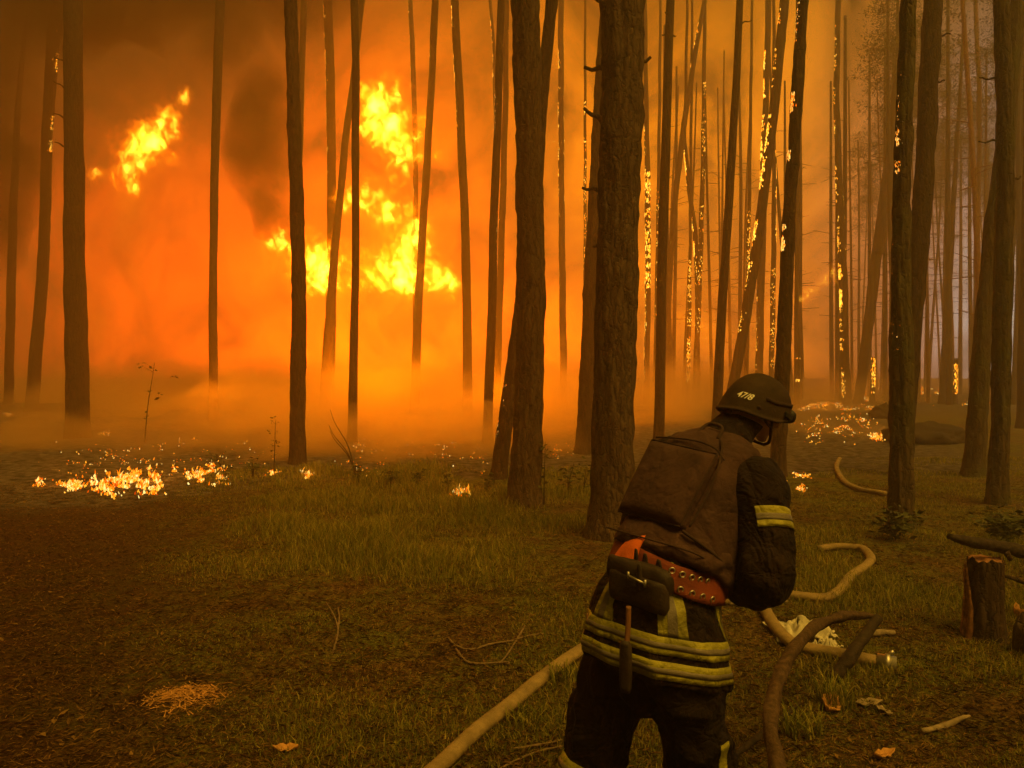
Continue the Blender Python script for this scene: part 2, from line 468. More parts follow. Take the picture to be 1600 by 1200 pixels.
# --- trunks in front of the fire, from the left
T('slightly bowed dark trunk just left of the thick one near the left border',
  [(83, 0, 20), (71, 200, 16), (67, 400, 16), (52, 600, 19)], 648, 'bark_char', embers=[(0, 110, 1, .5, 1.3), (180, 262, 1, .7, 1.4)])
T('thick dark trunk second from the left border, leaning slightly left at the top',
  [(108, 0, 27), (111, 200, 28), (114, 400, 31), (120, 600, 33)], 684, 'bark_char', stubs=[(95, -1, 13, .4, 1.2), (137, -1, 13, .5, 1.2), (185, -1, 13, .45, 1.2), (230, -1, 13, .5, 1.2)])
T('slim trunk standing alone between the two crown flames and the left pair',
  [(344, 0, 14), (337, 200, 13), (333, 400, 12), (333, 650, 14)], 662, 'bark_char')
T('dark trunk ending in the grass above the line of ground flames',
  [(456, 0, 19), (460, 150, 20), (465, 300, 21), (468, 500, 22), (465, 720, 24)], 727, 'bark_char')
T('thin trunk emerging right behind the trunk that ends above the ground flames',
  [(474, 0, 10), (469, 180, 10), (463, 400, 10), (458, 640, 12)], 655, 'bark_char')
T('hazy trunk with a glowing left edge, left of the crossing pair',
  [(510, 0, 14), (515, 150, 14), (517, 300, 14), (517, 450, 16), (514, 600, 18)], 640, 'bark_char', embers=[(0, 90, -1, .7, 1.6), (50, 270, -1, .45, 1.2)])
T('upright trunk of the crossing pair beside the big crown flame',
  [(556, 0, 12), (558, 120, 12), (557, 300, 12), (556, 450, 12), (550, 680, 15)], 690, 'bark_char')
T('leaning trunk of the crossing pair beside the big crown flame',
  [(567, 0, 10), (553, 130, 10), (541, 220, 11), (528, 350, 12), (519, 450, 14), (510, 590, 17)], 650, 'bark_char')
T('thin hazy trunk with a glowing edge on the right of the big crown flame',
  [(641, 0, 7), (646, 120, 8), (649, 250, 8), (650, 400, 8), (648, 580, 9)], 622, 'bark_char', embers=[(0, 470, -1, .35, 1.1)])
T('hazy leaning trunk just right of the thin glowing-edged one',
  [(680, 0, 11), (673, 150, 11), (664, 300, 12), (655, 450, 13), (649, 600, 14)], 646, 'bark_char', embers=[(60, 100, -1, .3, 1), (330, 420, -1, .4, 1)])
T('bowed hazy trunk with glowing bark near its top, right of the big crown flame',
  [(711, 0, 12), (718, 150, 13), (725, 300, 13), (729, 430, 14), (731, 620, 15)], 655, 'bark_char', embers=[(10, 200, -1, .6, 1.5), (200, 300, -1, .2, 1)])
T('dark slim trunk left of the second thickest trunk, ending in smoke',
  [(783, 0, 11), (778, 180, 12), (772, 330, 13), (768, 500, 14), (762, 670, 15)], 690, 'bark_char', embers=[(120, 215, -1, .4, 1.2), (300, 420, 1, .3, 1.1)])
T('pale hazy trunk half hidden between slim trunk and second thickest trunk',
  [(791, 0, 8), (790, 150, 9), (786, 300, 10), (781, 450, 11), (777, 600, 11)], 640, 'bark_char', embers=[(30, 90, 1, .3, 1), (330, 600, -1, .15, .9)])
T('faint trunk with glowing left edge between the two thickest trunks',
  [(877, 0, 9), (877, 200, 9), (878, 350, 10), (880, 540, 11)], 622, 'bark_char', embers=[(60, 300, -1, .55, 1.5), (300, 450, -1, .2, 1), (60, 340, 1, .06, 1.6)])
T('leaning hazy trunk partly hidden by the thickest trunk at its left',
  [(950, 0, 20), (940, 150, 22), (930, 330, 23), (922, 500, 24), (915, 640, 25), (912, 700, 27)], 708, 'bark_char')
T('dark slim trunk whose foot is hidden by the firefighter shoulder',
  [(1048, 0, 13), (1043, 150, 14), (1038, 300, 15), (1034, 450, 15), (1030, 660, 17)], 700, 'bark_char', stubs=[(22, -1, 4, .2, 1.3), (54, -1, 5, 0, 1.3), (55, 1, 4, 0, 1.3)])
T('dark slim trunk rising behind the firefighter helmet on its left',
  [(1156, 0, 11), (1149, 150, 12), (1140, 300, 13), (1130, 450, 14), (1120, 640, 15)], 692, 'bark_char', stubs=[(36, 1, 15, .2, 1)], embers=[(30, 100, 1, .1, 1)])
T('leaning trunk with bright burning left edge above the helmet',
  [(1225, 0, 14), (1214, 120, 15), (1202, 230, 15), (1183, 380, 16), (1166, 490, 16), (1148, 590, 17)], 655, 'bark_char',
  embers=[(0, 160, -1, .35, 1.6), (180, 420, -1, 1.0, 2.2), (400, 520, -1, .5, 1.5)])
T('faint upright trunk with burning edge behind the leaning trunk above the helmet',
  [(1197, 0, 9), (1194, 150, 9), (1189, 300, 10), (1186, 570, 12)], 632, 'bark_char', embers=[(70, 290, -1, 1.2, 2.4), (420, 580, -1, .25, 1.2)])
T('dark trunk with four burning scars standing behind the helmet',
  [(1250, 0, 16), (1243, 130, 18), (1237, 240, 17), (1229, 380, 19), (1222, 560, 22), (1215, 735, 24)], 745, 'bark_char',
  embers=[(150, 205, -1, 1.3, 2.6), (238, 262, -1, 1.3, 2.6), (290, 320, -1, 1.6, 3.0), (352, 392, -1, 1.6, 2.8), (10, 80, -1, .3, 1.8)])
T('trunk burning along its left edge from top to foot, right of the helmet',
  [(1309, 0, 8), (1306, 150, 9), (1311, 300, 11), (1317, 430, 13), (1320, 560, 13), (1324, 630, 14)], 634, 'bark_char',
  embers=[(30, 250, -1, .35, 1.5), (260, 400, -1, .4, 1.6), (405, 480, -1, 1.8, 2.4), (440, 632, -1, .9, 1.5), (200, 400, 1, .2, 1.3)])
T('leaning hazy trunk just right of the burning-edged one',
  [(1392, 200, 12), (1378, 320, 14), (1365, 430, 16), (1350, 560, 15), (1341, 628, 15)], 632, 'bark_char')
T('thin reddish trunk between the two leaning trunks on the right',
  [(1524, 0, 6), (1530, 130, 7), (1530, 250, 7), (1526, 400, 8), (1524, 560, 8)], 622, 'bark_red')
T('thin dark trunk standing on the burning line left of the reddish trunk',
  [(1507, 100, 5), (1500, 200, 6), (1490, 350, 8), (1482, 480, 10), (1473, 622, 12)], 626, 'bark_char')
T('faint slim trunk at the left border of the view in dim smoke',
  [(38, 0, 5), (24, 150, 8), (17, 350, 12), (14, 560, 13)], 634, 'bark_char')
# thin burning trunks in the middle distance
MID = [
 ('leaning faint trunk with burning lower bark between slim trunk and thickest trunk', [(1099, 0, 7), (1080, 110, 8), (1064, 220, 9), (1052, 330, 9), (1038, 560, 9)], 622, [(40, 110, -1, .5, 1.4)]),
 ('twisted faint trunk burning brightly as one glowing ribbon', [(1072, 150, 5), (1070, 220, 6), (1077, 290, 7), (1086, 360, 8), (1090, 420, 8), (1090, 590, 8)], 622, [(170, 400, -1, 1.6, 1.8), (400, 520, 0, .4, 1.3)]),
 ('faint trunk glowing in a broad strip right of the thickest trunk', [(1008, 150, 7), (1011, 300, 9), (1012, 450, 9), (1010, 600, 9)], 624, [(270, 450, 0, .75, 2.6), (200, 600, -1, .5, 1.4)]),
 ('pale thin trunk with a dotted burning edge beside the ribbon trunk', [(1098, 100, 6), (1097, 250, 7), (1092, 450, 8), (1086, 600, 8)], 620, [(120, 520, 0, .35, 1.3)]),
 ('thin trunk with glowing edge seen under the leaning burning trunk', [(1207, 200, 6), (1208, 330, 7), (1207, 450, 8), (1205, 590, 8)], 622, [(210, 400, 1, 1.4, 2.0), (420, 580, 0, .4, 1.3)]),
 ('thin trunk with a low burning patch left of the leaning burning trunk', [(1172, 250, 5), (1170, 350, 6), (1168, 470, 7), (1166, 590, 7)], 620, [(330, 480, 0, .5, 1.3)]),
 ('faint trunk burning near its foot below the fire line', [(1078, 380, 5), (1077, 480, 6), (1075, 600, 7)], 624, [(400, 600, 0, .7, 1.5)]),
 ('burning stub trunk right behind the trunk with four scars', [(1244, 350, 6), (1244, 470, 7), (1245, 590, 9)], 634, [(540, 600, 0, 1.0, 2.2)]),
 ('short burning snag below the hazy leaning trunks on the right', [(1364, 558, 6), (1364, 590, 7), (1363, 612, 8)], 626, [(560, 615, 0, 1.4, 1.8)]),
 ('short burning snag on the fire line beside the reddish trunk', [(1493, 560, 6), (1493, 590, 7), (1492, 610, 8)], 622, [(562, 615, 0, 1.2, 1.6)]),
 ('thin trunk with scattered glowing spots left of the thickest trunk', [(914, 100, 4), (914, 300, 5), (915, 450, 7), (914, 600, 7)], 620, [(160, 560, 0, .35, 1.4)]),
 ('thin hazy trunk with glowing twigs above the slim trunk', [(766, 0, 5), (772, 80, 5), (775, 250, 6), (772, 600, 7)], 616, [(0, 120, -1, .6, 1.4)]),
 ('thin faint trunk with a speckled glowing edge near the slim shoulder trunk', [(1030, 200, 5), (1028, 350, 6), (1024, 600, 7)], 618, [(300, 560, 0, .3, 1.2)]),
]
for lab, pts, by, em in MID: 
    short = pts[0][1] > 500
    T(lab, pts, by, 'bark_char', embers=em, ztop=None if not short else P(0, pts[0][1], min(52, CAMZ * FPX / (by - HOR))).z)
# ---------------------------------------------------------------- the firefighter
FA = R(38); PX0, PY0 = .45, 2.45
def fuse(name, shapes, voxel, m, parent, disp=None, smooth=2):
    V = []; F = []
    for v, f in shapes:
        b = len(V); V += [Vector(x) for x in v]; F += [tuple(i + b for i in q) for q in f]
    me = bpy.data.meshes.new(name); me.from_pydata(V, [], F)
    bm = bmesh.new(); bm.from_mesh(me); bmesh.ops.recalc_face_normals(bm, faces=bm.faces); bm.to_mesh(me); bm.free()
    o = bpy.data.objects.new(name, me); C.objects.link(o)
    md = o.modifiers.new('r', 'REMESH'); md.mode = 'VOXEL'; md.voxel_size = voxel
    if smooth:
        ms = o.modifiers.new('s', 'SMOOTH'); ms.iterations = smooth; ms.factor = .5
    dg = bpy.context.evaluated_depsgraph_get(); me2 = bpy.data.meshes.new_from_object(o.evaluated_get(dg)); me2.name = name
    o.modifiers.clear(); o.data = me2
    if disp:
        ns = [v.normal.copy() for v in me2.vertices]
        for v, n in zip(me2.vertices, ns): v.co += n * disp(v.co)
    me2.materials.clear(); me2.materials.append(m)
    me2.polygons.foreach_set('use_smooth', [True] * len(me2.polygons)); me2.update()
    o.parent = parent; return o
def ring(c, ax, ay, seg=28, e=2.0):
    out = []
    for k in range(seg):
        a = 2 * math.pi * k / seg; ca, sa = math.cos(a), math.sin(a)
        x = abs(ca) ** (2 / e) * (1 if ca > 0 else -1); y = abs(sa) ** (2 / e) * (1 if sa > 0 else -1)
        out.append(Vector(c) + Vector(ax) * x + Vector(ay) * y)
    return out
def loft(rings):
    seg = len(rings[0]); V = [v for r_ in rings for v in r_]; F = []
    for i in range(len(rings) - 1):
        for k in range(seg):
            k2 = (k + 1) % seg; F.append((i * seg + k, i * seg + k2, (i + 1) * seg + k2, (i + 1) * seg + k))
    F.append(tuple(reversed(range(seg)))); F.append(tuple((len(rings) - 1) * seg + k for k in range(seg)))
    return V, F
def limb(pts, seg=20, n=18):
    """pts rows x, y, z, r, smoothed"""
    s = spline(pts, n); return tube([r_[:3] for r_ in s], [max(.003, r_[3]) for r_ in s], seg)
def ball(c, rx, ry, rz, rot=None, seg=20):
    rings_ = []
    V = []; F = []; n = 12
    for i in range(1, n):
        ph = math.pi * i / n
        for k in range(seg):
            a = 2 * math.pi * k / seg
            p = Vector((rx * math.sin(ph) * math.cos(a), ry * math.sin(ph) * math.sin(a), rz * math.cos(ph)))
            if rot: p = rot @ p
            V.append(p + Vector(c))
    top = Vector((0, 0, rz)); bot = Vector((0, 0, -rz))
    if rot: top = rot @ top; bot = rot @ bot
    V += [top + Vector(c), bot + Vector(c)]; tI, bI = len(V) - 2, len(V) - 1
    for i in range(n - 2):
        for k in range(seg):
            k2 = (k + 1) % seg; F.append((i * seg + k, (i + 1) * seg + k, (i + 1) * seg + k2, i * seg + k2))
    for k in range(seg):
        k2 = (k + 1) % seg; F.append((tI, k, k2)); F.append((bI, (n - 2) * seg + k2, (n - 2) * seg + k))
    return V, F
def box(c, ax, ay, az, bev=0.0):
    c = Vector(c); ax, ay, az = Vector(ax), Vector(ay), Vector(az)
    bm = bmesh.new(); r_ = bmesh.ops.create_cube(bm, size=2)
    for v in bm.verts: v.co = c + ax * v.co.x + ay * v.co.y + az * v.co.z
    if bev: bmesh.ops.bevel(bm, geom=list(bm.edges), offset=bev, segments=3, profile=.6, affect='EDGES')
    bmesh.ops.recalc_face_normals(bm, faces=bm.faces)
    bm.verts.index_update(); V = [v.co.copy() for v in bm.verts]; F = [tuple(v.index for v in f.verts) for f in bm.faces]; bm.free(); return V, F

def fabric(name, col, rough=.9, sc=420, weave=.25, bl=None, crease=.0):
    def f(t, out, m):
        oc = t.new('ShaderNodeTexCoord').outputs['Object']
        n = t.noise(oc, 7, 5, .65); n2 = t.noise(oc, sc, 2, .5); n3 = t.noise(oc, 26, 4, .6)
        rg = t.math('ABSOLUTE', t.math('SUBTRACT', t.noise(t.mapping(oc, (1, 1, .75), (0, 0, 0), (.3, .5, .2)), 6.5, 3, .55, .6), .5))
        rg2 = t.math('ABSOLUTE', t.math('SUBTRACT', t.noise(t.mapping(oc, (1, 1, 1.4), (3, 0, 0), (.9, .2, .7)), 15, 3, .55, .5), .5))
        fold = t.math('ADD', t.math('MULTIPLY', t.math('MINIMUM', rg, .12), 26), t.math('MULTIPLY', t.math('MINIMUM', rg2, .12), 9))
        c = t.mix(t.ramp(n, [(.3, 0.0), (.7, 1.0)]), tuple(x * .6 for x in col), tuple(x * 1.4 for x in col))
        if bl: c = t.mix(t.ramp(n3, [(.55, 0.0), (.75, .6)]), c, bl)
        princ(t, out, c, rough, t.math('ADD', t.math('ADD', t.math('MULTIPLY', n2, weave), n3), t.math('MULTIPLY', fold, crease)), .85, .0065, spec=.2)
    return mat(name, f)
M['jacket'] = fabric('navy_black_turnout_cloth', (.011, .005, .004), crease=.6)
M['trousers'] = fabric('trouser_cloth', (.008, .0035, .003), crease=.7)
M['vest'] = fabric('armour_vest_cloth', (.056, .028, .025), bl=(.022, .012, .010), crease=.18)
M['vest_edge'] = fabric('vest_binding', (.040, .022, .018))
M['helmet'] = fabric('olive_helmet_cover', (.036, .020, .010), .8)
M['black'] = solid('black_rubber', (.012, .010, .010), .6, .4, 40, .3)
M['leather'] = fabric('black_leather', (.030, .020, .015), .55)
M['reflect'] = fabric('yellow_reflective_tape', (.25, .23, .028), .5, bl=(.17, .15, .03), crease=.30)
M['silver'] = fabric('silver_reflective_tape', (.13, .11, .09), .4)
M['belt'] = fabric('red_belt_webbing', (.13, .026, .010), .7)
M['skin'] = solid('skin', (.36, .17, .10), .55, .4, 30, .1)
M['steel'] = solid('steel', (.42, .39, .35), .45, .5, 60, .1, metal=.9)
M['boots'] = solid('boot_leather', (.015, .012, .01), .5, .4, 30, .3)
M['white_print'] = solid('white_print', (.75, .72, .62), .7)
M['wood_handle'] = solid('handle_wood', (.16, .07, .03), .6, .3, 25, .3)

person = empty('person', (PX0, PY0, 0), FA - R(90))
tag(person, 'firefighter in helmet, dark armour vest and yellow-striped jacket, leaning forward with his back to us', 'person')
def L2W(p):
    f = Vector((math.cos(FA), math.sin(FA), 0)); r_ = Vector((math.sin(FA), -math.cos(FA), 0)); p = Vector(p)
    return Vector((PX0, PY0, 0)) + f * p.y + r_ * p.x + Vector((0, 0, p.z))
def px_of(p):
    q = L2W(p); return (800 + q.x / q.y * FPX, HOR + (CAMZ - q.z) / q.y * FPX)

TV = Vector((0, .50, .866)).normalized(); BN = Vector((0, -.866, .50)).normalized()   # along the back / out of the back
ROLL = R(7)
def rolled(v, t):
    """vector at height t (0 pelvis .. 1 neck) rolled to the right"""
    return Matrix.Rotation(ROLL * max(0, min(1, t)), 3, Vector((0, 1, 0))) @ Vector(v)
PEL = Vector((0, 0, .99))
def TP(x, t, b):
    """torso frame: x right, t metres up the spine, b metres out of the back"""
    k = t / .62
    bend = .05 * k * k                      # the upper back rounds forward
    p = PEL + TV * t + Vector((0, bend, -bend * .35))
    return p + rolled(Vector((x, 0, 0)) + BN * b, k)
def trings(rows, e=2.4, seg=36):
    """rows: t, half width, front thickness, back thickness, x shift"""
    out = []
    for r_ in rows:
        t, hw, fr, bk = r_[:4]; xs = r_[4] if len(r_) > 4 else 0; g = []
        for k in range(seg):
            a = 2 * math.pi * k / seg; ca, sa = math.cos(a), math.sin(a)
            x = hw * abs(ca) ** (2 / e) * (1 if ca > 0 else -1); y = abs(sa) ** (2 / e)
            g.append(TP(x + xs, t, bk * y if sa > 0 else -fr * y))
        out.append(g)
    return out
SHR = TP(.172, .505, -.02); SHL = TP(-.19, .51, -.02)
ELR = Vector((.275, .225, 1.135)); HDR = Vector((.03, .42, 1.02))
ELL = Vector((-.31, .30, 1.17)); HDL = Vector((-.04, .49, 1.10))
KNL = Vector((-.175, -.10, .50)); KNR = Vector((.135, .07, .50)); ANL = Vector((-.23, -.30, .10)); ANR = Vector((.165, .03, .10))
HIL = Vector((-.10, 0, .93)); HIR = Vector((.10, 0, .93))
HC = Vector((0.005, .545, 1.635))                       # centre of the head
HR = Matrix.Rotation(R(-20), 3, 'Z') @ Matrix.Rotation(R(-24), 3, 'X')
def HP(x, y, z): return HC + HR @ Vector((x, y, z))

# --- body: one continuous figure under the clothes
def hand_shapes(w_, el, side, grip):
    """palm and five bent fingers closed round a grip axis"""
    d = (w_ - el).normalized(); g = Vector(grip).normalized()
    n_ = d.cross(g).normalized()
    pc = w_ + d * .045
    sh = [limb([(*(w_ - d * .02), .027), (*(w_ + d * .01), .029), (*(w_ + d * .05), .034), (*(w_ + d * .085), .030)], 12, 8)]
    sh.append(ball(pc + d * .01, .040, .040, .022, Matrix((g, d, n_)).transposed(), 14))
    for i, (off, ln) in enumerate(((-.034, .070), (-.012, .080), (.011, .076), (.033, .060))):
        b = pc + d * .042 + g * off; s_ = side
        p1 = b + d * ln * .38 + n_ * s_ * ln * .16; p2 = p1 + d * ln * .05 + n_ * s_ * ln * .36; p3 = p2 - d * ln * .26 + n_ * s_ * ln * .12
        sh.append(limb([(*(b - d * .025), .011), (*b, .0105), (*p1, .0095), (*p2, .0085), (*p3, .0072)], 8, 12))
    tb = pc - g * .030 - d * .01
    sh.append(limb([(*tb, .014), (*(tb - g * .022 + n_ * side * .018 + d * .01), .012), (*(tb - g * .014 + n_ * side * .045 + d * .03), .0095)], 8, 9))
    return sh
bs = []
bs.append(ball(HP(0, -.008, .02), .074, .094, .088, HR, 28))                      # skull
bs.append(loft([ring(HP(0, .025, -.085), HR @ Vector((.036, 0, 0)), HR @ Vector((0, .042, 0))), ring(HP(0, .022, -.065), HR @ Vector((.052, 0, 0)), HR @ Vector((0, .062, 0))),
                ring(HP(0, .012, -.02), HR @ Vector((.066, 0, 0)), HR @ Vector((0, .080, 0))), ring(HP(0, .0, .02), HR @ Vector((.070, 0, 0)), HR @ Vector((0, .088, 0)))]))
bs.append(limb([(*HP(0, .082, .018), .010), (*HP(0, .096, .0), .011), (*HP(0, .104, -.018), .013), (*HP(0, .092, -.026), .012)], 10, 8))   # nose
bs.append(ball(HP(0, .080, -.049), .022, .012, .008, HR, 12)); bs.append(ball(HP(0, .078, -.060), .020, .012, .008, HR, 12))             # lips
bs.append(ball(HP(0, .066, -.085), .022, .018, .015, HR, 12))                                                                            # chin
for s_ in (-1, 1):
    bs.append(ball(HP(s_ * .074, -.010, -.005), .008, .018, .030, HR, 12)); bs.append(ball(HP(s_ * .030, .074, .030), .022, .012, .008, HR, 12))
    bs.append(ball(HP(s_ * .040, .055, -.018), .022, .022, .020, HR, 12))
nb = TP(0, .56, .0)
bs.append(limb([(*nb, .065), (*(nb + Vector((0, .06, .035))), .060), (*HP(0, -.02, -.05), .058), (*HP(0, -.01, -.01), .056)], 18, 10))
bs.append(loft(trings([(-.04, .15, .10, .11), (.08, .14, .10, .09), (.2, .14, .11, .08), (.36, .17, .12, .10), (.50, .17, .09, .10), (.57, .09, .06, .06)])))
for sh_, el_, hd_ in ((SHR, ELR, HDR), (SHL, ELL, HDL)):
    bs.append(limb([(*sh_, .065), (*(sh_.lerp(el_, .5)), .052), (*el_, .042), (*(el_.lerp(hd_, .35)), .044), (*hd_, .028)], 14, 16))
for hi_, kn_, an_ in ((HIL, KNL, ANL), (HIR, KNR, ANR)):
    bs.append(limb([(*(hi_ + Vector((0, 0, .05))), .09), (*(hi_.lerp(kn_, .45)), .078), (*kn_, .056), (*(kn_.lerp(an_, .3)), .056), (*an_, .036)], 14, 16))
    bs.append(limb([(*(an_ + Vector((0, -.03, -.03))), .036), (*(an_ + Vector((0, .08, -.05))), .036), (*(an_ + Vector((.0, .17, -.07))), .028)], 12, 8))
bs += hand_shapes(HDR, ELR, -1, (.2, .5, .6)); bs += hand_shapes(HDL, ELL, 1, (.2, .5, .6))
body = fuse('body', bs, .0062, M['skin'], person, smooth=1)
for s_ in (-1, 1):
    v, f = ball(HP(s_ * .030, .076, .016), .012, .012, .012, HR, 12); mesh_obj('eye', v, f, M['white_print'], body)

# --- trousers
def folds(a1, a2, sc=1.0, seed=0.0, k=(1, 1, .45)):
    def f(p):
        q = Vector((p.x * k[0], p.y * k[1], p.z * k[2])) * sc
        n1 = mnoise.noise(q * 8 + Vector((seed, 0, 0))); n2 = mnoise.noise(q * 21 + Vector((0, seed, 0)))
        return a1 * (1 - abs(n1) * 2.4) + a2 * n2
    return f
ts = []
for hi_, kn_, an_, s_ in ((HIL, KNL, ANL, -1), (HIR, KNR, ANR, 1)):
    ts.append(limb([(*(hi_ + Vector((-.01 * s_, 0, .02))), .100), (*(hi_ + Vector((.012 * s_, 0, -.10))), .116), (*(hi_.lerp(kn_, .55)), .107), (*kn_, .098),
                    (*(kn_.lerp(an_, .4)), .092), (*(kn_.lerp(an_, .85)), .088)], 24, 24))
ts.append(loft([ring((0, 0, .69), (.05, 0, 0), (0, .07, 0)), ring((0, 0, .76), (.15, 0, 0), (0, .115, 0)), ring((0, 0, .90), (.17, 0, 0), (0, .12, 0)), ring((0, .02, 1.02), (.14, 0, 0), (0, .10, 0))]))
trousers = fuse('trousers', ts, .0085, M['trousers'], person, folds(.018, .010, 1.1, 3, (1, 1, .7)), 3)
# --- jacket
js = []
js.append(loft([ring((0, .0, .832), (.243, 0, -.01), (0, .192, -.035), 36, 2.3), ring((0, .0, .885), (.243, 0, -.008), (0, .190, -.035), 36, 2.3), ring((0, 0.005, .95), (.222, 0, 0), (0, .172, -.03), 36, 2.3),
                ring((0, .02, 1.05), (.192, 0, 0), (0, .152, -.03), 36, 2.3), ring((0, .055, 1.13), (.168, 0, 0), (0, .125, -.04), 36, 2.3), ring((0, .10, 1.22), (.155, 0, 0), (0, .11, -.05), 36, 2.3)]))
js.append(loft(trings([(.10, .160, .14, .10), (.22, .168, .15, .10), (.36, .168, .15, .125), (.46, .165, .13, .125), (.54, .165, .10, .105), (.60, .10, .08, .07)])))
js.append(limb([(*(TP(.10, .53, 0)), .085), (*SHR, .094), (*(SHR.lerp(ELR, .35)), .084), (*(SHR.lerp(ELR, .75)), .078), (*(ELR + Vector((-.015, -.01, .0))), .082), (*(ELR.lerp(HDR, .35) + Vector((0, 0, -.01))), .076), (*(ELR.lerp(HDR, .95)), .055)], 24, 26))
js.append(limb([(*(TP(-.10, .53, 0)), .085), (*SHL, .090), (*(SHL.lerp(ELL, .45)), .080), (*ELL, .080), (*(ELL.lerp(HDL, .4)), .068), (*(ELL.lerp(HDL, .93)), .052)], 24, 26))
jacket = fuse('jacket', js, .0080, M['jacket'], person, folds(.013, .006, 1.05, 11, (1, 1, .6)), 3)
cs = loft([ring(TP(0, .56, .01), (.085, 0, -.01), (0, .075, .01), 28), ring(HP(0, -.05, -.105) + Vector((0, -.01, .01)), (.080, 0, -.01), (0, .078, -.02), 28), ring(HP(0, -.035, -.058), HR @ Vector((.074, 0, 0)), HR @ Vector((0, .070, 0)), 28)])
collar = fuse('collar', [cs], .007, M['jacket'], jacket, folds(.004, .003, 1.6, 5), 1)

def bvh_of(*objs):
    V = []; F = []
    for o in objs:
        b = len(V); V += [v.co.copy() for v in o.data.vertices]; F += [tuple(i + b for i in p.vertices) for p in o.data.polygons]
    return BVHTree.FromPolygons(V, F)
_tmp = fuse('tmp', js[:2], .010, M['jacket'], person, folds(.013, .006, 1.05, 11, (1, 1, .6)), 3)
bj0 = BVHTree.FromPolygons([v.co.copy() for v in _tmp.data.vertices], [tuple(p.vertices) for p in _tmp.data.polygons])
bpy.data.objects.remove(_tmp)
_tmp = fuse('tmp', [js[2]], .010, M['jacket'], person, folds(.013, .006, 1.05, 11, (1, 1, .6)), 3)
bjs = BVHTree.FromPolygons([v.co.copy() for v in _tmp.data.vertices], [tuple(p.vertices) for p in _tmp.data.polygons])
bpy.data.objects.remove(_tmp)
bj = bvh_of(jacket); bt = bvh_of(trousers)
def wrap_band(name, bv, c0, c1, m, parent, a0=0, a1=360, ax=Vector((1, 0, 0)), ay=Vector((0, 1, 0)), off=.004, rows=4, n=90, reach=.5, thick=.004, far=True):
    """a band of cloth lying on the surface between axis points c0 (top) and c1 (bottom)"""
    V = []; F = []; closed = abs(a1 - a0) >= 359.9
    cols = n if closed else n + 1; c0, c1 = Vector(c0), Vector(c1)
    rad = []
    for j in range(rows + 1):
        c = c0.lerp(c1, j / rows)
        rr = []
        for i in range(cols):
            a = R(a0 + (a1 - a0) * i / n); d = (ax * math.cos(a) + ay * math.sin(a)).normalized()
            h = bv.ray_cast(c + d * reach, -d, reach)
            rr.append((c, d, (h[0] - c).length if h[0] is not None else None))
        good = [x[2] for x in rr if x[2]]; mean = sum(good) / max(1, len(good)) if good else .1
        rr = [(x[0], x[1], x[2] if x[2] else mean) for x in rr]; rad.append(rr)
    for layer in (off, off - thick):
        for rr in rad:
            for c, d, q in rr: V.append(c + d * (q + layer))
    nl = (rows + 1) * cols
    for L_ in (0, 1):
        for j in range(rows):
            for i in range(n):
                i2 = (i + 1) % cols; q = (j * cols + i, j * cols + i2, (j + 1) * cols + i2, (j + 1) * cols + i)
                F.append(tuple(x + L_ * nl for x in (q if L_ == 0 else reversed(q))))
    for i in range(n):
        i2 = (i + 1) % cols
        F.append((i2, i, i + nl, i2 + nl)); b = rows * cols; F.append((b + i, b + i2, b + i2 + nl, b + i + nl))
    return mesh_obj(name, V, F, m, parent)
TI = Vector((0, 1, -.20)).normalized()
def hemc(z): return Vector((0, 0, z))
sb = lambda z0, z1, m, nm='reflective_stripe', **k: wrap_band(nm, bj0, hemc(z0), hemc(z1), m, jacket, ay=TI, reach=.4, **k)
sb(.966, .914, M['reflect']); sb(.896, .844, M['reflect'])
sb(.948, .932, M['silver'], off=.0055, rows=2); sb(.878, .862, M['silver'], off=.0055, rows=2)
for a0, a1 in ((-45, -20), (-124, -98), (20, 45)):
    sb(1.18, .966, M['reflect'], a0=a0, a1=a1, n=8, rows=16)
    q = (a1 - a0) * .33; sb(1.18, .968, M['silver'], a0=a0 + q, a1=a1 - q, n=4, rows=16, off=.0055)
ua = (ELR - SHR).normalized(); uy = ua.cross(Vector((0, 1, 0))).normalized(); ux = uy.cross(ua).normalized()
am = SHR.lerp(ELR, .42)
SA0, SA1 = -150, 150
wrap_band('sleeve_stripe', bjs, am - ua * .032, am + ua * .032, M['reflect'], jacket, ax=ux, ay=uy, reach=.125, n=40, rows=6, a0=SA0, a1=SA1)
wrap_band('sleeve_stripe', bjs, am - ua * .010, am + ua * .010, M['silver'], jacket, ax=ux, ay=uy, reach=.125, n=40, rows=3, off=.0055, a0=SA0, a1=SA1)
for kn_, an_ in ((KNL, ANL), (KNR, ANR)):
    d_ = (an_ - kn_).normalized(); uy = d_.cross(Vector((1, 0, 0))).normalized(); ux = uy.cross(d_).normalized()
    c = kn_ + d_ * .02
    wrap_band('trouser_stripe', bt, c, c + d_ * .055, M['reflect'], trousers, ax=ux, ay=uy, reach=.2, n=50)
    wrap_band('trouser_stripe', bt, c + d_ * .02, c + d_ * .036, M['silver'], trousers, ax=ux, ay=uy, reach=.2, n=50, off=.0055, rows=2)
# a strip down the outside of each trouser leg
wrap_band('trouser_stripe', bt, KNR + Vector((0, 0, .16)), KNR + Vector((0, 0, .0)), M['reflect'], trousers, a0=-24, a1=-2, reach=.3, n=6, rows=12)
wrap_band('trouser_stripe', bt, KNL + Vector((0, 0, .06)), KNL + Vector((0, 0, .0)), M['reflect'], trousers, a0=165, a1=215, reach=.2, n=6, rows=12)

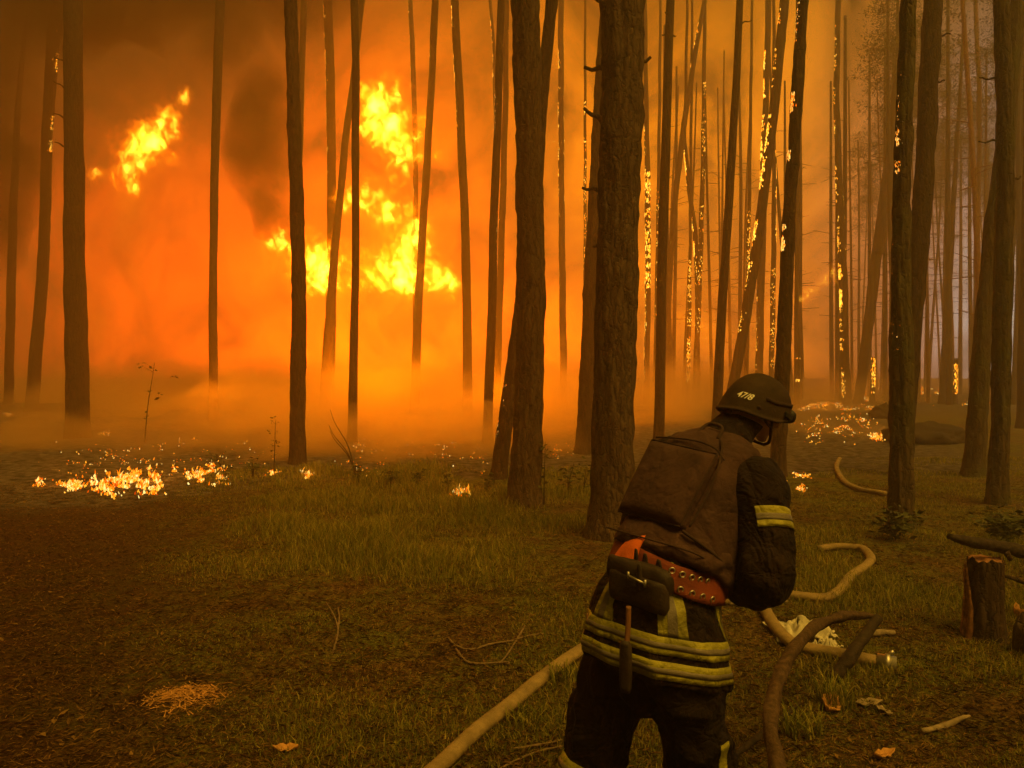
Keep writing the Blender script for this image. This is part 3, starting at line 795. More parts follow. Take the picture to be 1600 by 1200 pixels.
# --- boots
for an_ in (ANL, ANR):
    sh = [limb([(*(an_ + Vector((0, -.01, .16))), .066), (*(an_ + Vector((0, -.01, .03))), .058), (*(an_ + Vector((0, 0, -.035))), .056)], 18, 8),
          limb([(*(an_ + Vector((0, -.05, -.045))), .048), (*(an_ + Vector((0, .06, -.045))), .050), (*(an_ + Vector((0, .16, -.058))), .044), (*(an_ + Vector((0, .20, -.062))), .034)], 16, 10)]
    bt_ = fuse('boot', sh, .01, M['boots'], person, smooth=2)
    for v in bt_.data.vertices: v.co.z = max(v.co.z, .012)
    v, f = loft([ring((an_.x, an_.y + .07, .0), (.058, 0, 0), (0, .155, 0)), ring((an_.x, an_.y + .07, .022), (.056, 0, 0), (0, .152, 0))])
    mesh_obj('sole', v, f, M['black'], bt_)

# --- armour vest
vs = [loft(trings([(.20, .186, .165, .160), (.25, .184, .175, .160), (.32, .180, .175, .160), (.40, .176, .17, .162), (.48, .170, .14, .162), (.56, .158, .10, .152), (.62, .125, .07, .112), (.65, .09, .05, .075)], 2.6, 44))]
for s_ in (-1, 1):   # shoulder straps
    vs.append(limb([(*TP(s_ * .10, .50, .09), .040), (*TP(s_ * .115, .565, .06), .042), (*TP(s_ * .12, .595, .0), .040), (*TP(s_ * .11, .56, -.09), .04)], 14, 12))
vest = fuse('vest', vs, .0075, M['vest'], person, folds(.009, .005, .9, 21, (1, 1, .7)), 3)
fl = [loft(trings([(.172, .192, .16, .166), (.182, .196, .17, .174), (.21, .192, .175, .172), (.25, .186, .17, .158)], 2.6, 44))]
fuse('waist_flap', fl, .007, M['vest'], vest, folds(.011, .007, 1.2, 2, (1, 1, 1.5)), 1)
# back panel: a soft rounded slab with bound edges
def panel(name, x0, x1, t0, t1, b0, b1, m, parent, nx=18, nt=18, bulge=.012, edge=.010):
    V = []; F = []
    def top(u, v):
        x = x0 + (x1 - x0) * u; t = t0 + (t1 - t0) * v; x -= .012 * (1 - v) * u
        e = min(u, 1 - u, v, 1 - v); k = min(1, e / .10)
        b = b0 + (b1 - b0) * (1 - (1 - k) ** 2) + bulge * math.sin(math.pi * u) * math.sin(math.pi * v) + .004 * mnoise.noise(Vector((x * 14, t * 7, 3)))
        return TP(x, t, b)
    for j in range(nt + 1):
        for i in range(nx + 1): V.append(top(i / nx, j / nt))
    for j in range(nt + 1):
        for i in range(nx + 1): V.append(TP(x0 + (x1 - x0) * i / nx, t0 + (t1 - t0) * j / nt, b0 - .045))
    N = (nx + 1) * (nt + 1)
    for j in range(nt):
        for i in range(nx):
            a = j * (nx + 1) + i; F.append((a, a + 1, a + nx + 2, a + nx + 1)); F.append((a + N, a + nx + 1 + N, a + nx + 2 + N, a + 1 + N))
    br = [i for i in range(nx + 1)] + [(j * (nx + 1) + nx) for j in range(1, nt + 1)] + [nt * (nx + 1) + i for i in range(nx - 1, -1, -1)] + [j * (nx + 1) for j in range(nt - 1, 0, -1)]
    for q in range(len(br)):
        a, b = br[q], br[(q + 1) % len(br)]; F.append((b, a, a + N, b + N))
    return mesh_obj(name, V, F, m, parent)
bp = panel('back_panel', -.150, .122, .262, .530, .164, .192, M['vest'], vest)
def piping(name, pts, r, m, parent, n=40):
    s = spline(pts, n); v, f = tube([x[:3] for x in s], r, 8); return mesh_obj(name, v, f, m, parent)
def edge_pts(u0, v0, u1, v1, n=9): 
    out = []
    for i in range(n):
        q = i / (n - 1); x = -.150 + .272 * (u0 + (u1 - u0) * q); t = .262 + .268 * (v0 + (v1 - v0) * q)
        out.append(TP(x * 1.012 - .012 * (1 - (t - .262) / .268) * (x + .15) / .272, t, .168))
    return out
piping('seam', edge_pts(0, 1, 1, 1), .0028, M['vest_edge'], bp); piping('seam', edge_pts(0, 0, 1, 0), .0034, M['vest_edge'], bp)
piping('seam', edge_pts(0, 0, 0, 1), .0028, M['vest_edge'], bp); piping('seam', edge_pts(1, 0, 1, 1), .0034, M['vest_edge'], bp)
bv = bvh_of(vest, jacket)
# carry handle at the top of the back
piping('carry_handle', [TP(-.020, .60, .13), TP(-.010, .645, .118), TP(.02, .655, .115), TP(.050, .645, .11), TP(.060, .60, .12)], .006, M['vest_edge'], vest)
piping('seam', [TP(-.150, .545, .158), TP(-.06, .555, .166), TP(.03, .560, .166), TP(.10, .550, .158), TP(.145, .52, .152)], .003, M['vest_edge'], vest)
piping('seam', [TP(.07, .60, .118), TP(.115, .555, .148), TP(.145, .47, .160), TP(.150, .36, .164), TP(.140, .27, .166)], .004, M['vest_edge'], vest)
piping('seam', [TP(-.17, .20, .168), TP(-.05, .195, .182), TP(.08, .195, .178), TP(.17, .20, .14), TP(.192, .20, .06)], .0028, M['vest_edge'], vest)
# side strap
piping('side_strap', [TP(.12, .252, .165), TP(.174, .235, .11), TP(.190, .225, .03), TP(.190, .215, -.06)], .005, M['vest_edge'], vest)
# arm hole bindings
for s_ in (1, -1):
    sh_ = SHR if s_ > 0 else SHL
    c = sh_ + rolled((-.03 * s_, 0, 0), 1); ring_ = []
    for k in range(29):
        a = 2 * math.pi * k / 28; d = (TV * math.cos(a) + BN * math.sin(a))
        ring_.append(c + d * .108 + TV * (-.02))
    v, f = tube(ring_, .006, 8, cap=False); mesh_obj('arm_hole_binding', v, f, M['vest_edge'], vest)

# --- belt, pouch and the tool hanging from the belt
bj2 = bj0
BTI = Vector((0, 1, -.28)).normalized(); BXI = Vector((1, 0, -.20)).normalized()
def beltpt(a, z, off):
    d = (BXI * math.cos(R(a)) + BTI * math.sin(R(a))).normalized(); c = Vector((0, .03, z))
    h = bj2.ray_cast(c + d * .32, -d, .32); q = (h[0] - c).length if h[0] else .17
    return c + d * (q + off), d
BZ0, BZ1 = 1.190, 1.108
belt = wrap_band('belt', bj2, (0, .03, BZ0), (0, .03, BZ1), M['belt'], person, ax=BXI, ay=BTI, off=.016, rows=5, thick=.010, reach=.32)
for a in (-40, -30, -20, -10, 0, 180, 190):
    for z in (BZ0 - .020, BZ1 + .018):
        p, d = beltpt(a + (4 if z > 1.14 else 0), z, .018); u = Vector((0, 0, 1)); s_ = d.cross(u).normalized(); u = s_.cross(d)
        rg = [p + (s_ * math.cos(q) + u * math.sin(q)) * .0085 for q in [2 * math.pi * k / 16 for k in range(17)]]
        v, f = tube(rg, .0026, 6, cap=False); mesh_obj('eyelet', v, f, M['steel'], belt)
def curved_box(a0, a1, zt, zb, o0, o1, n=16, e=3.2, drop=0.0, jit=.002):
    """rounded slab bent round the waist between two angles"""
    rg = []
    for i in range(n + 1):
        u = i / n; a = a0 + (a1 - a0) * u; k = min(1, min(u, 1 - u) * n / 1.6 + .55)
        zc = (zt + zb) / 2 - drop * u; c, d = beltpt(a, min(1.2, zc), 0); c, d = beltpt(a, zc, 0) if zc > .84 else (c, d)
        up = Vector((0, 0, 1)); rr = ring(c + d * (o0 + o1) / 2, d * (o1 - o0) / 2 * k, up * (zt - zb) / 2 * k, 22, e)
        rg.append([p + Vector(mnoise.noise_vector(p * 18)) * jit for p in rr])
    return loft(rg)
M['orange'] = fabric('firelit_belt_orange', (.62, .13, .02), .7)  # belt where the fire lights it; the firelight is put into this colour
wrap_band('firelit_belt_patch', bj2, (0, .03, 1.235), (0, .03, 1.105), M['orange'], belt, ax=BXI, ay=BTI, off=.024, rows=6, n=10, thick=.006, reach=.32, a0=-128, a1=-84)  # strip added over the belt to carry the painted firelight, no real pad
v, f = curved_box(-100, -42, 1.105, 1.010, .018, .058, drop=-.030, jit=.005); pouch = mesh_obj('pouch', v, f, M['leather'], belt)
v, f = curved_box(-105, -38, 1.145, 1.062, .016, .070, e=2.6, drop=-.030, jit=.005); mesh_obj('flap', v, f, M['leather'], pouch)
for a, w_ in ((-66, 2.2),):
    v, f = curved_box(a - w_, a + w_, 1.162, 1.070, .060, .078, n=4, jit=0); mesh_obj('flap_strap', v, f, M['leather'], pouch)
c0, d0 = beltpt(-75, 1.112, .079); c1, d1 = beltpt(-60, 1.112, .081)
v, f = tube([c0, c0.lerp(c1, .5) + d0 * .004, c1], .0034, 8); mesh_obj('clasp', v, f, M['steel'], pouch)
for c_ in (c0, c1):
    v, f = tube([c_ + Vector((0, 0, .011)), c_, c_ - Vector((0, 0, .011))], .004, 8); mesh_obj('buckle', v, f, M['steel'], pouch)
for a in (-80, -66, -50):
    v, f = curved_box(a - 3.4, a + 3.4, 1.190, 1.10, .022, .034, n=4, jit=0); mesh_obj('belt_loop', v, f, M['leather'], belt)
tp, tdir = beltpt(-70, 1.03, .070)
tdn = Vector((0, 0, -1)); ts_ = tdir.cross(Vector((0, 0, 1))).normalized()
piping('tool_handle', [tp, tp + tdn * .06 + tdir * .004, tp + tdn * .14 + tdir * .020], .0085, M['wood_handle'], belt, 20)
v, f = loft([ring(tp + tdir * (.022) + tdn * z, ts_ * w_, tdir * .012, 16, 3) for z, w_ in ((.100, .011), (.112, .017), (.19, .019), (.235, .017), (.25, .012))])
mesh_obj('tool_sheath', v, f, M['leather'], belt)

# --- helmet
def helmet():
    V = []; F = []; seg = 56; rows = 22
    def rim(a):      # lower edge, a=0 right, 90 front
        f_ = math.sin(a); s_ = abs(math.cos(a))
        return -.012 + .030 * max(0, f_) ** 1.5 - .058 * max(0, -f_) ** 1.2 * .75 - .030 * s_ ** 4
    for L_ in (0, 1):
        k0 = 1.0 if L_ == 0 else .93
        for j in range(rows + 1):
            for i in range(seg):
                a = 2 * math.pi * i / seg; zr = rim(a)
                ph = (math.pi / 2) * (j / rows); zz = math.sin(ph)
                x = .122 * math.cos(a) * math.cos(math.pi / 2 - ph) ; y = .145 * math.sin(a) * math.cos(math.pi / 2 - ph)
                # from crown (j=0) down to the rim (j=rows)
                u = j / rows; ang = u * math.pi / 2
                hr = math.sin(ang) ** .92; zz = math.cos(ang) ** .9
                z = zr + (.127 - zr) * zz
                flare = 1 + .03 * u ** 6
                V.append(HP(.107 * math.cos(a) * hr * flare * k0,   .127 * math.sin(a) * hr * flare * k0 - .004, (z if L_ == 0 else z - .009 * (1 - u)) + .004))
    N = (rows + 1) * seg
    for L_ in (0, 1):
        for j in range(rows):
            for i in range(seg):
                i2 = (i + 1) % seg; q = (j * seg + i, j * seg + i2, (j + 1) * seg + i2, (j + 1) * seg + i)
                F.append(tuple(x + L_ * N for x in (reversed(q) if L_ == 0 else q)))
    for i in range(seg):
        i2 = (i + 1) % seg; b = rows * seg; F.append((b + i, b + i2, b + i2 + N, b + i + N))
    o = mesh_obj('helmet', V, F, M['helmet'], person)
    # rubber edge
    pts = [HP(.1103 * math.cos(a), .131 * math.sin(a) - .004, rim(a) + .004) for a in [2 * math.pi * k / 60 for k in range(61)]]
    v, f = tube(pts, .0052, 8, cap=False); mesh_obj('rim', v, f, M['vest_edge'], o)
    return o
hel = helmet()
bh = bvh_of(hel)
def on_helmet(az, el, off=.0):
    d = HR @ Vector((math.cos(R(az)) * math.cos(R(el)), math.sin(R(az)) * math.cos(R(el)), math.sin(R(el)))); c = HP(0, 0, .03)
    h = bh.ray_cast(c + d * .4, -d, .4); return h[0] + h[1].normalized() * off * (1 if h[1].dot(d) > 0 else -1), d
# strap of the goggles and the goggles pushed on to the front
for el0 in (2, ):
    pts = [on_helmet(a, -2 + 16 * math.sin(R(max(0, min(180, a)))), .004)[0] for a in range(-22, 203, 9)]
    V = []; F = []
    for i, p in enumerate(pts):
        V += [p + HR @ Vector((0, 0, .008)), p - HR @ Vector((0, 0, .008))]
    for i in range(len(pts) - 1): F.append((2 * i, 2 * i + 1, 2 * i + 3, 2 * i + 2))
    gs = mesh_obj('goggle_strap', V, F, M['vest_edge'], hel); sm = gs.modifiers.new('t', 'SOLIDIFY'); sm.thickness = .004
gg = loft([ring(HP(0, y, z), HR @ Vector((hw, 0, 0)), HR @ Vector((0, 0, hh)), 28, 3) for y, z, hw, hh in ((.100, .030, .056, .020), (.112, .028, .062, .023), (.126, .024, .062, .023), (.134, .020, .054, .018))])
mesh_obj('goggles', *gg, M['black'], hel)
v, f = box(HP(.0, .122, .056), HR @ Vector((.015, 0, 0)), HR @ Vector((0, .012, 0)), HR @ Vector((0, 0, .013)), .004); mesh_obj('lamp_mount', v, f, M['black'], hel)
v, f = box(HP(.092, .072, .008), HR @ Vector((.008, .0, 0)), HR @ Vector((-.012, .024, 0)), HR @ Vector((0, 0, .010)), .003); mesh_obj('side_rail', v, f, M['black'], hel)
# chin strap
for s_ in (-1, 1):
    piping('chin_strap', [HP(s_ * .105, .0, .0), HP(s_ * .082, .03, -.055), HP(s_ * .050, .065, -.095), HP(0, .083, -.104)], .0055, M['vest_edge'], hel, 24)
    piping('chin_strap', [HP(s_ * .100, -.06, -.01), HP(s_ * .088, -.01, -.04), HP(s_ * .082, .03, -.055)], .005, M['vest_edge'], hel, 14)
# number on the right side
def text_on_helmet(s, az, el, size, slant):
    cu = bpy.data.curves.new('t', 'FONT'); cu.body = s; cu.size = size; cu.align_x = 'CENTER'; cu.align_y = 'CENTER'; cu.resolution_u = 4
    cu.offset = size * .018
    to = bpy.data.objects.new('t', cu); C.objects.link(to)
    me = bpy.data.meshes.new_from_object(to.evaluated_get(bpy.context.evaluated_depsgraph_get())); bpy.data.objects.remove(to)
    bm = bmesh.new(); bm.from_mesh(me); bmesh.ops.subdivide_edges(bm, edges=[e for e in bm.edges if e.calc_length() > size * .2], cuts=1); bmesh.ops.triangulate(bm, faces=bm.faces)
    p0, d0 = on_helmet(az, el); u = (HR @ Vector((0, 0, 1))); sx = u.cross(d0).normalized(); u = d0.cross(sx).normalized()
    for v in bm.verts:
        x, y = v.co.x, v.co.y; x += y * .25; q = p0 + (sx * (x * math.cos(slant) - y * math.sin(slant)) + u * (x * math.sin(slant) + y * math.cos(slant))) + d0 * .1
        h = bh.ray_cast(q, -d0, .3); v.co = (h[0] if h[0] else q - d0 * .1) + d0 * .0022
    bm.to_mesh(me); bm.free(); me.materials.clear(); me.materials.append(M['white_print'])
    o = bpy.data.objects.new('number', me); C.objects.link(o); o.parent = hel; return o
text_on_helmet('47/8', -58, -9, .031, R(-2))
# ---------------------------------------------------------------- hoses, wood, stump and litter
M['hose'] = fabric('canvas_hose', (.22, .155, .075), .8, 260, .5, bl=(.16, .11, .06))
M['hose_old'] = fabric('grey_canvas_hose', (.17, .145, .12), .85, 260, .5, bl=(.09, .07, .055))
M['twig'] = solid('dry_twig', (.15, .10, .055), .8, .2, 30, .4)
M['branch'] = solid('scorched_branch', (.060, .034, .020), .85, .2, 30, .6, 1.0, .012)
M['wood_pale'] = solid('weathered_wood', (.20, .15, .10), .8, .2, 22, .35, .5, .006)
M['wood_dark'] = solid('charred_wood', (.030, .020, .015), .85, .2, 30, .5, .9, .012)
M['wood_torn'] = solid('torn_orange_wood', (.22, .10, .045), .8, .2, 26, .5, .8, .01)
M['paper'] = solid('dirty_white_fleece', (.42, .38, .30), .9, .2, 14, .3, .5, .01)
M['leaf_dry'] = solid('dry_leaf', (.40, .20, .06), .7, .2, 20, .4)
M['leaf'] = solid('leaf_green', (.055, .060, .018), .7, .2, 14, .4)
M['grass'] = None
def grassmat(name, ca, cb, cc):
    def f(t, out, m):
        g = t.new('ShaderNodeNewGeometry'); oc = t.new('ShaderNodeTexCoord').outputs['Object']
        n = t.noise(oc, .9, 3, .6)
        c = t.ramp(t.math('ADD', t.math('MULTIPLY', g.outputs['Random Per Island'], .6), t.math('MULTIPLY', n, .45)), [(.2, ca), (.5, cb), (.85, cc)])
        d = t.new('ShaderNodeBsdfDiffuse'); tr = t.new('ShaderNodeBsdfTranslucent'); mx = t.new('ShaderNodeMixShader'); mx.inputs[0].default_value = .35
        t.link(c, d.inputs[0]); t.link(c, tr.inputs[0]); t.link(d.outputs[0], mx.inputs[1]); t.link(tr.outputs[0], mx.inputs[2]); t.link(mx.outputs[0], out.inputs['Surface'])
    return mat(name, f)
M['grass'] = grassmat('meadow_grass', (.08, .095, .014), (.19, .19, .03), (.40, .31, .08))
M['litter'] = grassmat('needle_litter', (.022, .012, .005), (.09, .05, .018), (.26, .15, .05))

def gpt(px, py, r=0.0):
    g = G(px, py); return Vector((g.x, g.y, gh(g.x, g.y) + r))
def rep_path(ctrl, n):
    s = spline(ctrl, n); return [Vector(x[:3]) for x in s]

# big hose from the bottom of the view to the coil on the right
def hose(name, label, pix, r, m, flat=.82, n=70, lift=None, kinks=()):
    ctrl = []
    for q in pix:
        p = gpt(q[0], q[1], 0); p.z += r * flat + (q[2] if len(q) > 2 else 0); ctrl.append(p)
    pts = rep_path(ctrl, n); V = []; F = []
    seg = 16
    for i, p in enumerate(pts):
        t = (pts[min(i + 1, n - 1)] - pts[max(0, i - 1)]).normalized(); a = t.cross(Vector((0, 0, 1))).normalized(); b = a.cross(t)
        wr = 1 + .04 * mnoise.noise(Vector((i * .7, 2, r * 50)))
        for k in range(seg):
            an = 6.2832 * k / seg; V.append(p + a * math.cos(an) * r * wr + b * math.sin(an) * r * flat * wr)
    for i in range(n - 1):
        for k in range(seg):
            k2 = (k + 1) % seg; F.append((i * seg + k, i * seg + k2, (i + 1) * seg + k2, (i + 1) * seg + k))
    F.append(tuple(reversed(range(seg)))); F.append(tuple((n - 1) * seg + k for k in range(seg)))
    o = mesh_obj(name, V, F, m); 
    if label: tag(o, label, 'hose')
    return o, pts
hose('fire_hose', 'long beige fire hose running from the bottom edge behind the firefighter to a far bend',
     [(560, 1330), (640, 1245), (690, 1200), (745, 1150), (800, 1107), (850, 1068), (905, 1030), (960, 1000), (1030, 975), (1110, 952), (1195, 938), (1240, 941), (1290, 943), (1312, 930), (1330, 910), (1352, 892), (1361, 882), (1350, 869), (1335, 865), (1305, 863), (1280, 866)], .042, M['hose'], n=240)
o, hp = hose('fire_hose', 'yellowish hose right of the firefighter\'s arm, bending to a pale coupling under the charred branches',
     [(1080, 905), (1140, 915), (1178, 930), (1192, 958), (1212, 990), (1238, 1013), (1262, 1022), (1310, 1032), (1350, 1040), (1376, 1044)], .044, M['hose'], n=90)
e = hp[-1]; d = (hp[-1] - hp[-4]).normalized()
v, f = tube([e - d * .02, e + d * .02, e + d * .022, e + d * .05, e + d * .052, e + d * .085], [.050, .050, .058, .058, .048, .048], 18)
mesh_obj('coupling', v, f, M['steel'], o)
for k in range(2):
    a = Vector((0, 0, 1)) * (1 if k else -.2) + Vector((1, 0, 0)) * .3
    v, f = tube([e + d * .03 + a * .05, e + d * .05 + a * .075], .012, 8); mesh_obj('lug', v, f, M['steel'], o)
hose('fire_hose', 'most distant curl of hose lit by fire near the ash ground',
     [(1312, 718), (1307, 732), (1313, 748), (1325, 760), (1345, 768), (1372, 773), (1385, 775)], .045, M['hose'], n=60)

def branch(name, label, rows, m, parent=None, n=50, seg=12, wob=.35, cat='branch', twigs=0, kind=None):
    """rows x, y, z, r"""
    s = spline(rows, n); V, F = tube([x[:3] for x in s], [max(.003, x[3]) for x in s], seg, wob=wob, seed=rows[0][0])
    root = mesh_obj(name, V, F, m, parent)
    if label: tag(root, label, cat)
    return root, s
def gp(px, py, up, r, Y=None):
    p = gpt(px, py) if Y is None else P(px, py, Y); return (p.x, p.y, p.z + up, r)
# arching charred branch
branch('charred_branch', 'long charred branch arching over the hose, its end reaching the bottom edge',
       [gp(1222, 1250, 0, .033, 2.95), gp(1212, 1185, 0, .034, 3.15), gp(1204, 1115, 0, .031, 3.4), gp(1222, 1048, 0, .030, 3.7), gp(1262, 988, 0, .030, 4.1), gp(1310, 964, 0, .026, 4.4), gp(1350, 962, 0, .020, 4.6), gp(1376, 967, 0, .012, 4.7)], M['branch'], wob=.5)
branch('charred_branch', 'short charred stick leaning on the ground right of the arching branch',
       [gp(1302, 1062, 0, .036, 4.35), gp(1325, 1030, 0, .037, 4.4), gp(1350, 995, 0, .032, 4.5), gp(1372, 965, 0, .028, 4.6)], M['wood_dark'], n=26, wob=.25)
branch('fallen_branch', 'thin dark stick lying behind the firefighter\'s right leg at the bottom', [gp(1130, 1200, .02, .012), gp(1170, 1168, .02, .015), gp(1210, 1138, .02, .013), gp(1250, 1110, .03, .008)], M['wood_dark'])
branch('fallen_branch', 'pale broken stick lying in front of the cut stump', [gp(1345, 998, .02, .018), gp(1375, 996, .03, .022), gp(1398, 995, .02, .018)], M['wood_pale'], n=16)
branch('fallen_branch', 'pale forked stick lying near the right edge, below the stump', [gp(1440, 1143, .02, .012), gp(1470, 1135, .02, .015), gp(1500, 1126, .03, .012), gp(1515, 1122, .03, .006)], M['wood_pale'], n=20)
branch('fallen_branch', 'thin pale stick just right of the firefighter\'s hip', [gp(1140, 951, .02, .010), gp(1165, 952, .03, .013), gp(1180, 953, .03, .012), gp(1230, 947, .02, .009)], M['wood_pale'], n=20)
def twig_thing(label, lines, r=.006, m='twig'):
    root = empty('dead_twig', gpt(*lines[0][0])); tag(root, label, 'twig')
    for k, ln in enumerate(lines):
        rows = []
        for i, q in enumerate(ln):
            p = gpt(q[0], q[1]) - root.location; up = q[2] if len(q) > 2 else .015; rows.append((p.x, p.y, p.z + up, r * (1 - .5 * i / len(ln))))
        s = spline(rows, 16); v, f = tube([x[:3] for x in s], [x[3] for x in s], 6, wob=.3, seed=k); mesh_obj('stem', v, f, M[m], root)
    return root
twig_thing('curved dry twigs crossing each other on the grass left of the hose', [[(700, 1002), (712, 1012), (735, 1020), (770, 1012), (800, 1008), (822, 1000), (850, 997)], [(820, 983), (808, 1005), (792, 1030), (780, 1042)], [(712, 1018), (735, 1040), (790, 1040), (795, 1043)]], .009)
twig_thing('forked pale twig standing in the grass left of centre', [[(520, 1020, 0), (528, 990, .02), (522, 970, .03), (510, 950, .05)], [(528, 990, .02), (530, 972, .03), (528, 960, .05)]], .008)
twig_thing('thin dry twig reaching from the bottom toward the firefighter\'s left leg', [[(740, 1230), (790, 1200), (840, 1180), (880, 1172)], [(800, 1175), (850, 1168), (885, 1160)]], .007)

# stump with torn side and a charred pole resting on it
def stump():
    c = gpt(1540, 993); Y = c.y; r = 25 / FPX * Y; h = 1.75 - (862 - HOR) / FPX * Y
    root = empty('cut_stump', c); tag(root, 'cut pine stump with torn orange wood on its left side, near the right edge', 'stump')
    V = []; F = []; seg = 40; n = 24
    for j in range(n + 1):
        z = h * j / n
        for k in range(seg):
            a = 6.2832 * k / seg; ca, sa = math.cos(a), math.sin(a)
            rr = r * (1 + .35 * math.exp(-z / .09)) + .020 * mnoise.noise(Vector((ca * 3.4, sa * 3.4, z * 1.4))) + .013 * mnoise.noise(Vector((ca * 9, sa * 9, z * 5)))
            if j == n: rr *= .96
            V.append((ca * rr, sa * rr, z - .03 + (.03 * mnoise.noise(Vector((ca * 3, sa * 3, 4))) if j >= n - 1 else 0)))
    for j in range(n):
        for k in range(seg):
            k2 = (k + 1) % seg; F.append((j * seg + k, j * seg + k2, (j + 1) * seg + k2, (j + 1) * seg + k))
    mesh_obj('trunk', V, F, M['bark_char'], root)
    F2 = [tuple(range(seg))]; mesh_obj('cut_face', V[-seg:], F2, M['wood_torn'], root)
    for k in range(9):                       # splinters on the left
        a = math.pi + .15 * (k - 6); p = Vector((math.cos(a) * r * 1.04, math.sin(a) * r * 1.04, 0)); hh = h * random.uniform(.5, 1.0)
        rows = [(p.x - .02, p.y, -.02, .022), (p.x - .006 * (k % 3), p.y, hh * .5, .017), (p.x + random.uniform(-.02, .0), p.y, hh, .005)]
        s = spline(rows, 12); v, f = tube([x[:3] for x in s], [x[3] for x in s], 5, wob=.6, seed=k); mesh_obj('splinter', v, f, M['wood_torn'], root)
    return c, h, Y
sc_, sh_, sY = stump()
def pp(px, py, Y, r): p = P(px, py, Y); return (p.x, p.y, p.z, r)
tY = sY - .02
b_, _ = branch('charred_pole', 'charred pole lying across the top of the cut stump at the right edge', [pp(1483, 838, tY - .1, .020), pp(1510, 845, tY - .05, .034), pp(1550, 852, tY, .040), pp(1590, 860, tY + .02, .046), pp(1650, 872, tY + .1, .05), pp(1760, 900, tY + .3, .05)], M['wood_dark'], cat='log', wob=.2)
for rows in ([pp(1572, 862, tY - .03, .022), pp(1580, 876, tY - .05, .014)], ):
    v, f = tube([r_[:3] for r_ in rows], [r_[3] for r_ in rows], 8); mesh_obj('knot', v, f, M['bark_char'], b_)
branch('charred_branch', 'thin dark branch right of the stump, cut by the frame', [gp(1570, 900, 0, .010, sY), gp(1590, 906, 0, .016, sY), gp(1640, 925, 0, .018, sY)], M['bark_char'], n=14)
# weathered grey lump at the right border
def lump(name, label, c, rx, ry, rz, m, cat, amp=.25, sub=4, fr=2.0, parent=None):
    bm = bmesh.new(); bmesh.ops.create_icosphere(bm, subdivisions=sub, radius=1)
    for v in bm.verts:
        k = 1 + amp * mnoise.noise(v.co * fr + Vector(c)) + amp * .4 * mnoise.noise(v.co * fr * 3 + Vector(c)); v.co = Vector((v.co.x * rx * k, v.co.y * ry * k, v.co.z * rz * k))
    me = bpy.data.meshes.new(name); bm.to_mesh(me); bm.free(); me.materials.append(m); me.polygons.foreach_set('use_smooth', [True] * len(me.polygons))
    o = bpy.data.objects.new(name, me); C.objects.link(o); o.location = c
    if parent: o.parent = parent
    if label: tag(o, label, cat)
    return o
c = gpt(1600, 1020); lump('tree_stump', 'grey weathered stump at the right border, mostly cut by the frame', (c.x + .05, c.y, .06), .10, .12, .20, M['bark'], 'stump', .12)
# root plate mound far right
c = gpt(1445, 690); lump('earth_mound', 'dark earth mound of an uprooted tree beyond the rough trunk', (c.x, c.y, .10), 1.0, .8, .40, M['wood_dark'], 'mound', .35)
c = gpt(1380, 652); lump('root_clump', 'small charred root clump on the ash left of the rough trunk', (c.x, c.y, .1), .5, .5, .42, M['wood_dark'], 'root', .5)
# crumpled fleece scraps near the hose
def scrap(label, px, py, w_, d_, h_, seed):
    c = gpt(px, py); n = 26; V = []; F = []
    for j in range(n):
        for i in range(n):
            u, v = i / (n - 1) - .5, j / (n - 1) - .5
            rr = 1 + .35 * mnoise.noise(Vector((u * 4, v * 4, seed)))
            z = h_ * (abs(mnoise.noise(Vector((u * 5, v * 5, seed + 3)))) * 1.3 + .5 * abs(mnoise.noise(Vector((u * 12, v * 12, seed))))) + .012
            V.append((u * w_ * rr, v * d_ * rr + u * .1, z * (1 - 1.2 * max(abs(u), abs(v)))))
    for j in range(n - 1):
        for i in range(n - 1):
            a = j * n + i
            if mnoise.noise(Vector((i * .4, j * .4, seed + 9))) > .42: continue
            F.append((a, a + 1, a + n + 1, a + n))
    o = mesh_obj('crumpled_cloth', V, F, M['paper']); o.location = c; sm = o.modifiers.new('t', 'SOLIDIFY'); sm.thickness = .006
    tag(o, label, 'cloth'); return o
scrap('larger crumpled off-white scrap lying right of the yellowish hose', 1252, 990, .42, .36, .13, 3)
scrap('smaller crumpled off-white scrap between the hose and the arching branch', 1293, 1015, .16, .2, .09, 8)
def chip(label, px, py, w_, l_, ang, m, cat, h=.02, curl=.3):
    c = gpt(px, py); V = []; F = []; n = 9
    for i in range(n):
        u = i / (n - 1) * 2 - 1; hw = w_ / 2 * max(.06, (1 - abs(u) ** 2.2)) * (1 + .2 * math.sin(i * 3))
        for k, s_ in enumerate((-1, -.3, .3, 1)):
            V.append((u * l_ / 2, s_ * hw, .012 + h * (curl * u * u + .5 * s_ * s_) + .006 * math.sin(i * 2 + k)))
    for i in range(n - 1):
        for k in range(3): F.append((i * 4 + k, i * 4 + k + 1, (i + 1) * 4 + k + 1, (i + 1) * 4 + k))
    o = mesh_obj('dry_leaf' if cat == 'leaf' else 'wood_chip', V, F, m); o.location = c; o.rotation_euler = (R(random.uniform(8, 25)), 0, ang)
    sm = o.modifiers.new('t', 'SOLIDIFY'); sm.thickness = .004; tag(o, label, cat); return o
chip('large orange dry leaf right of the arching branch', 1294, 1108, .10, .22, R(60), M['leaf_dry'], 'leaf', .06)
chip('pale bark chip right of the orange leaf', 1356, 1100, .06, .17, R(10), M['wood_pale'], 'wood chip')
chip('rounder pale bark chip tilted beside the other chip', 1380, 1112, .07, .12, R(100), M['wood_pale'], 'wood chip')
chip('orange dry leaf at the bottom right of the view', 1378, 1187, .045, .12, R(20), M['leaf_dry'], 'leaf', .05)
chip('orange dry leaf on the dark grass at the bottom left', 447, 1168, .045, .12, R(5), M['leaf_dry'], 'leaf', .05)
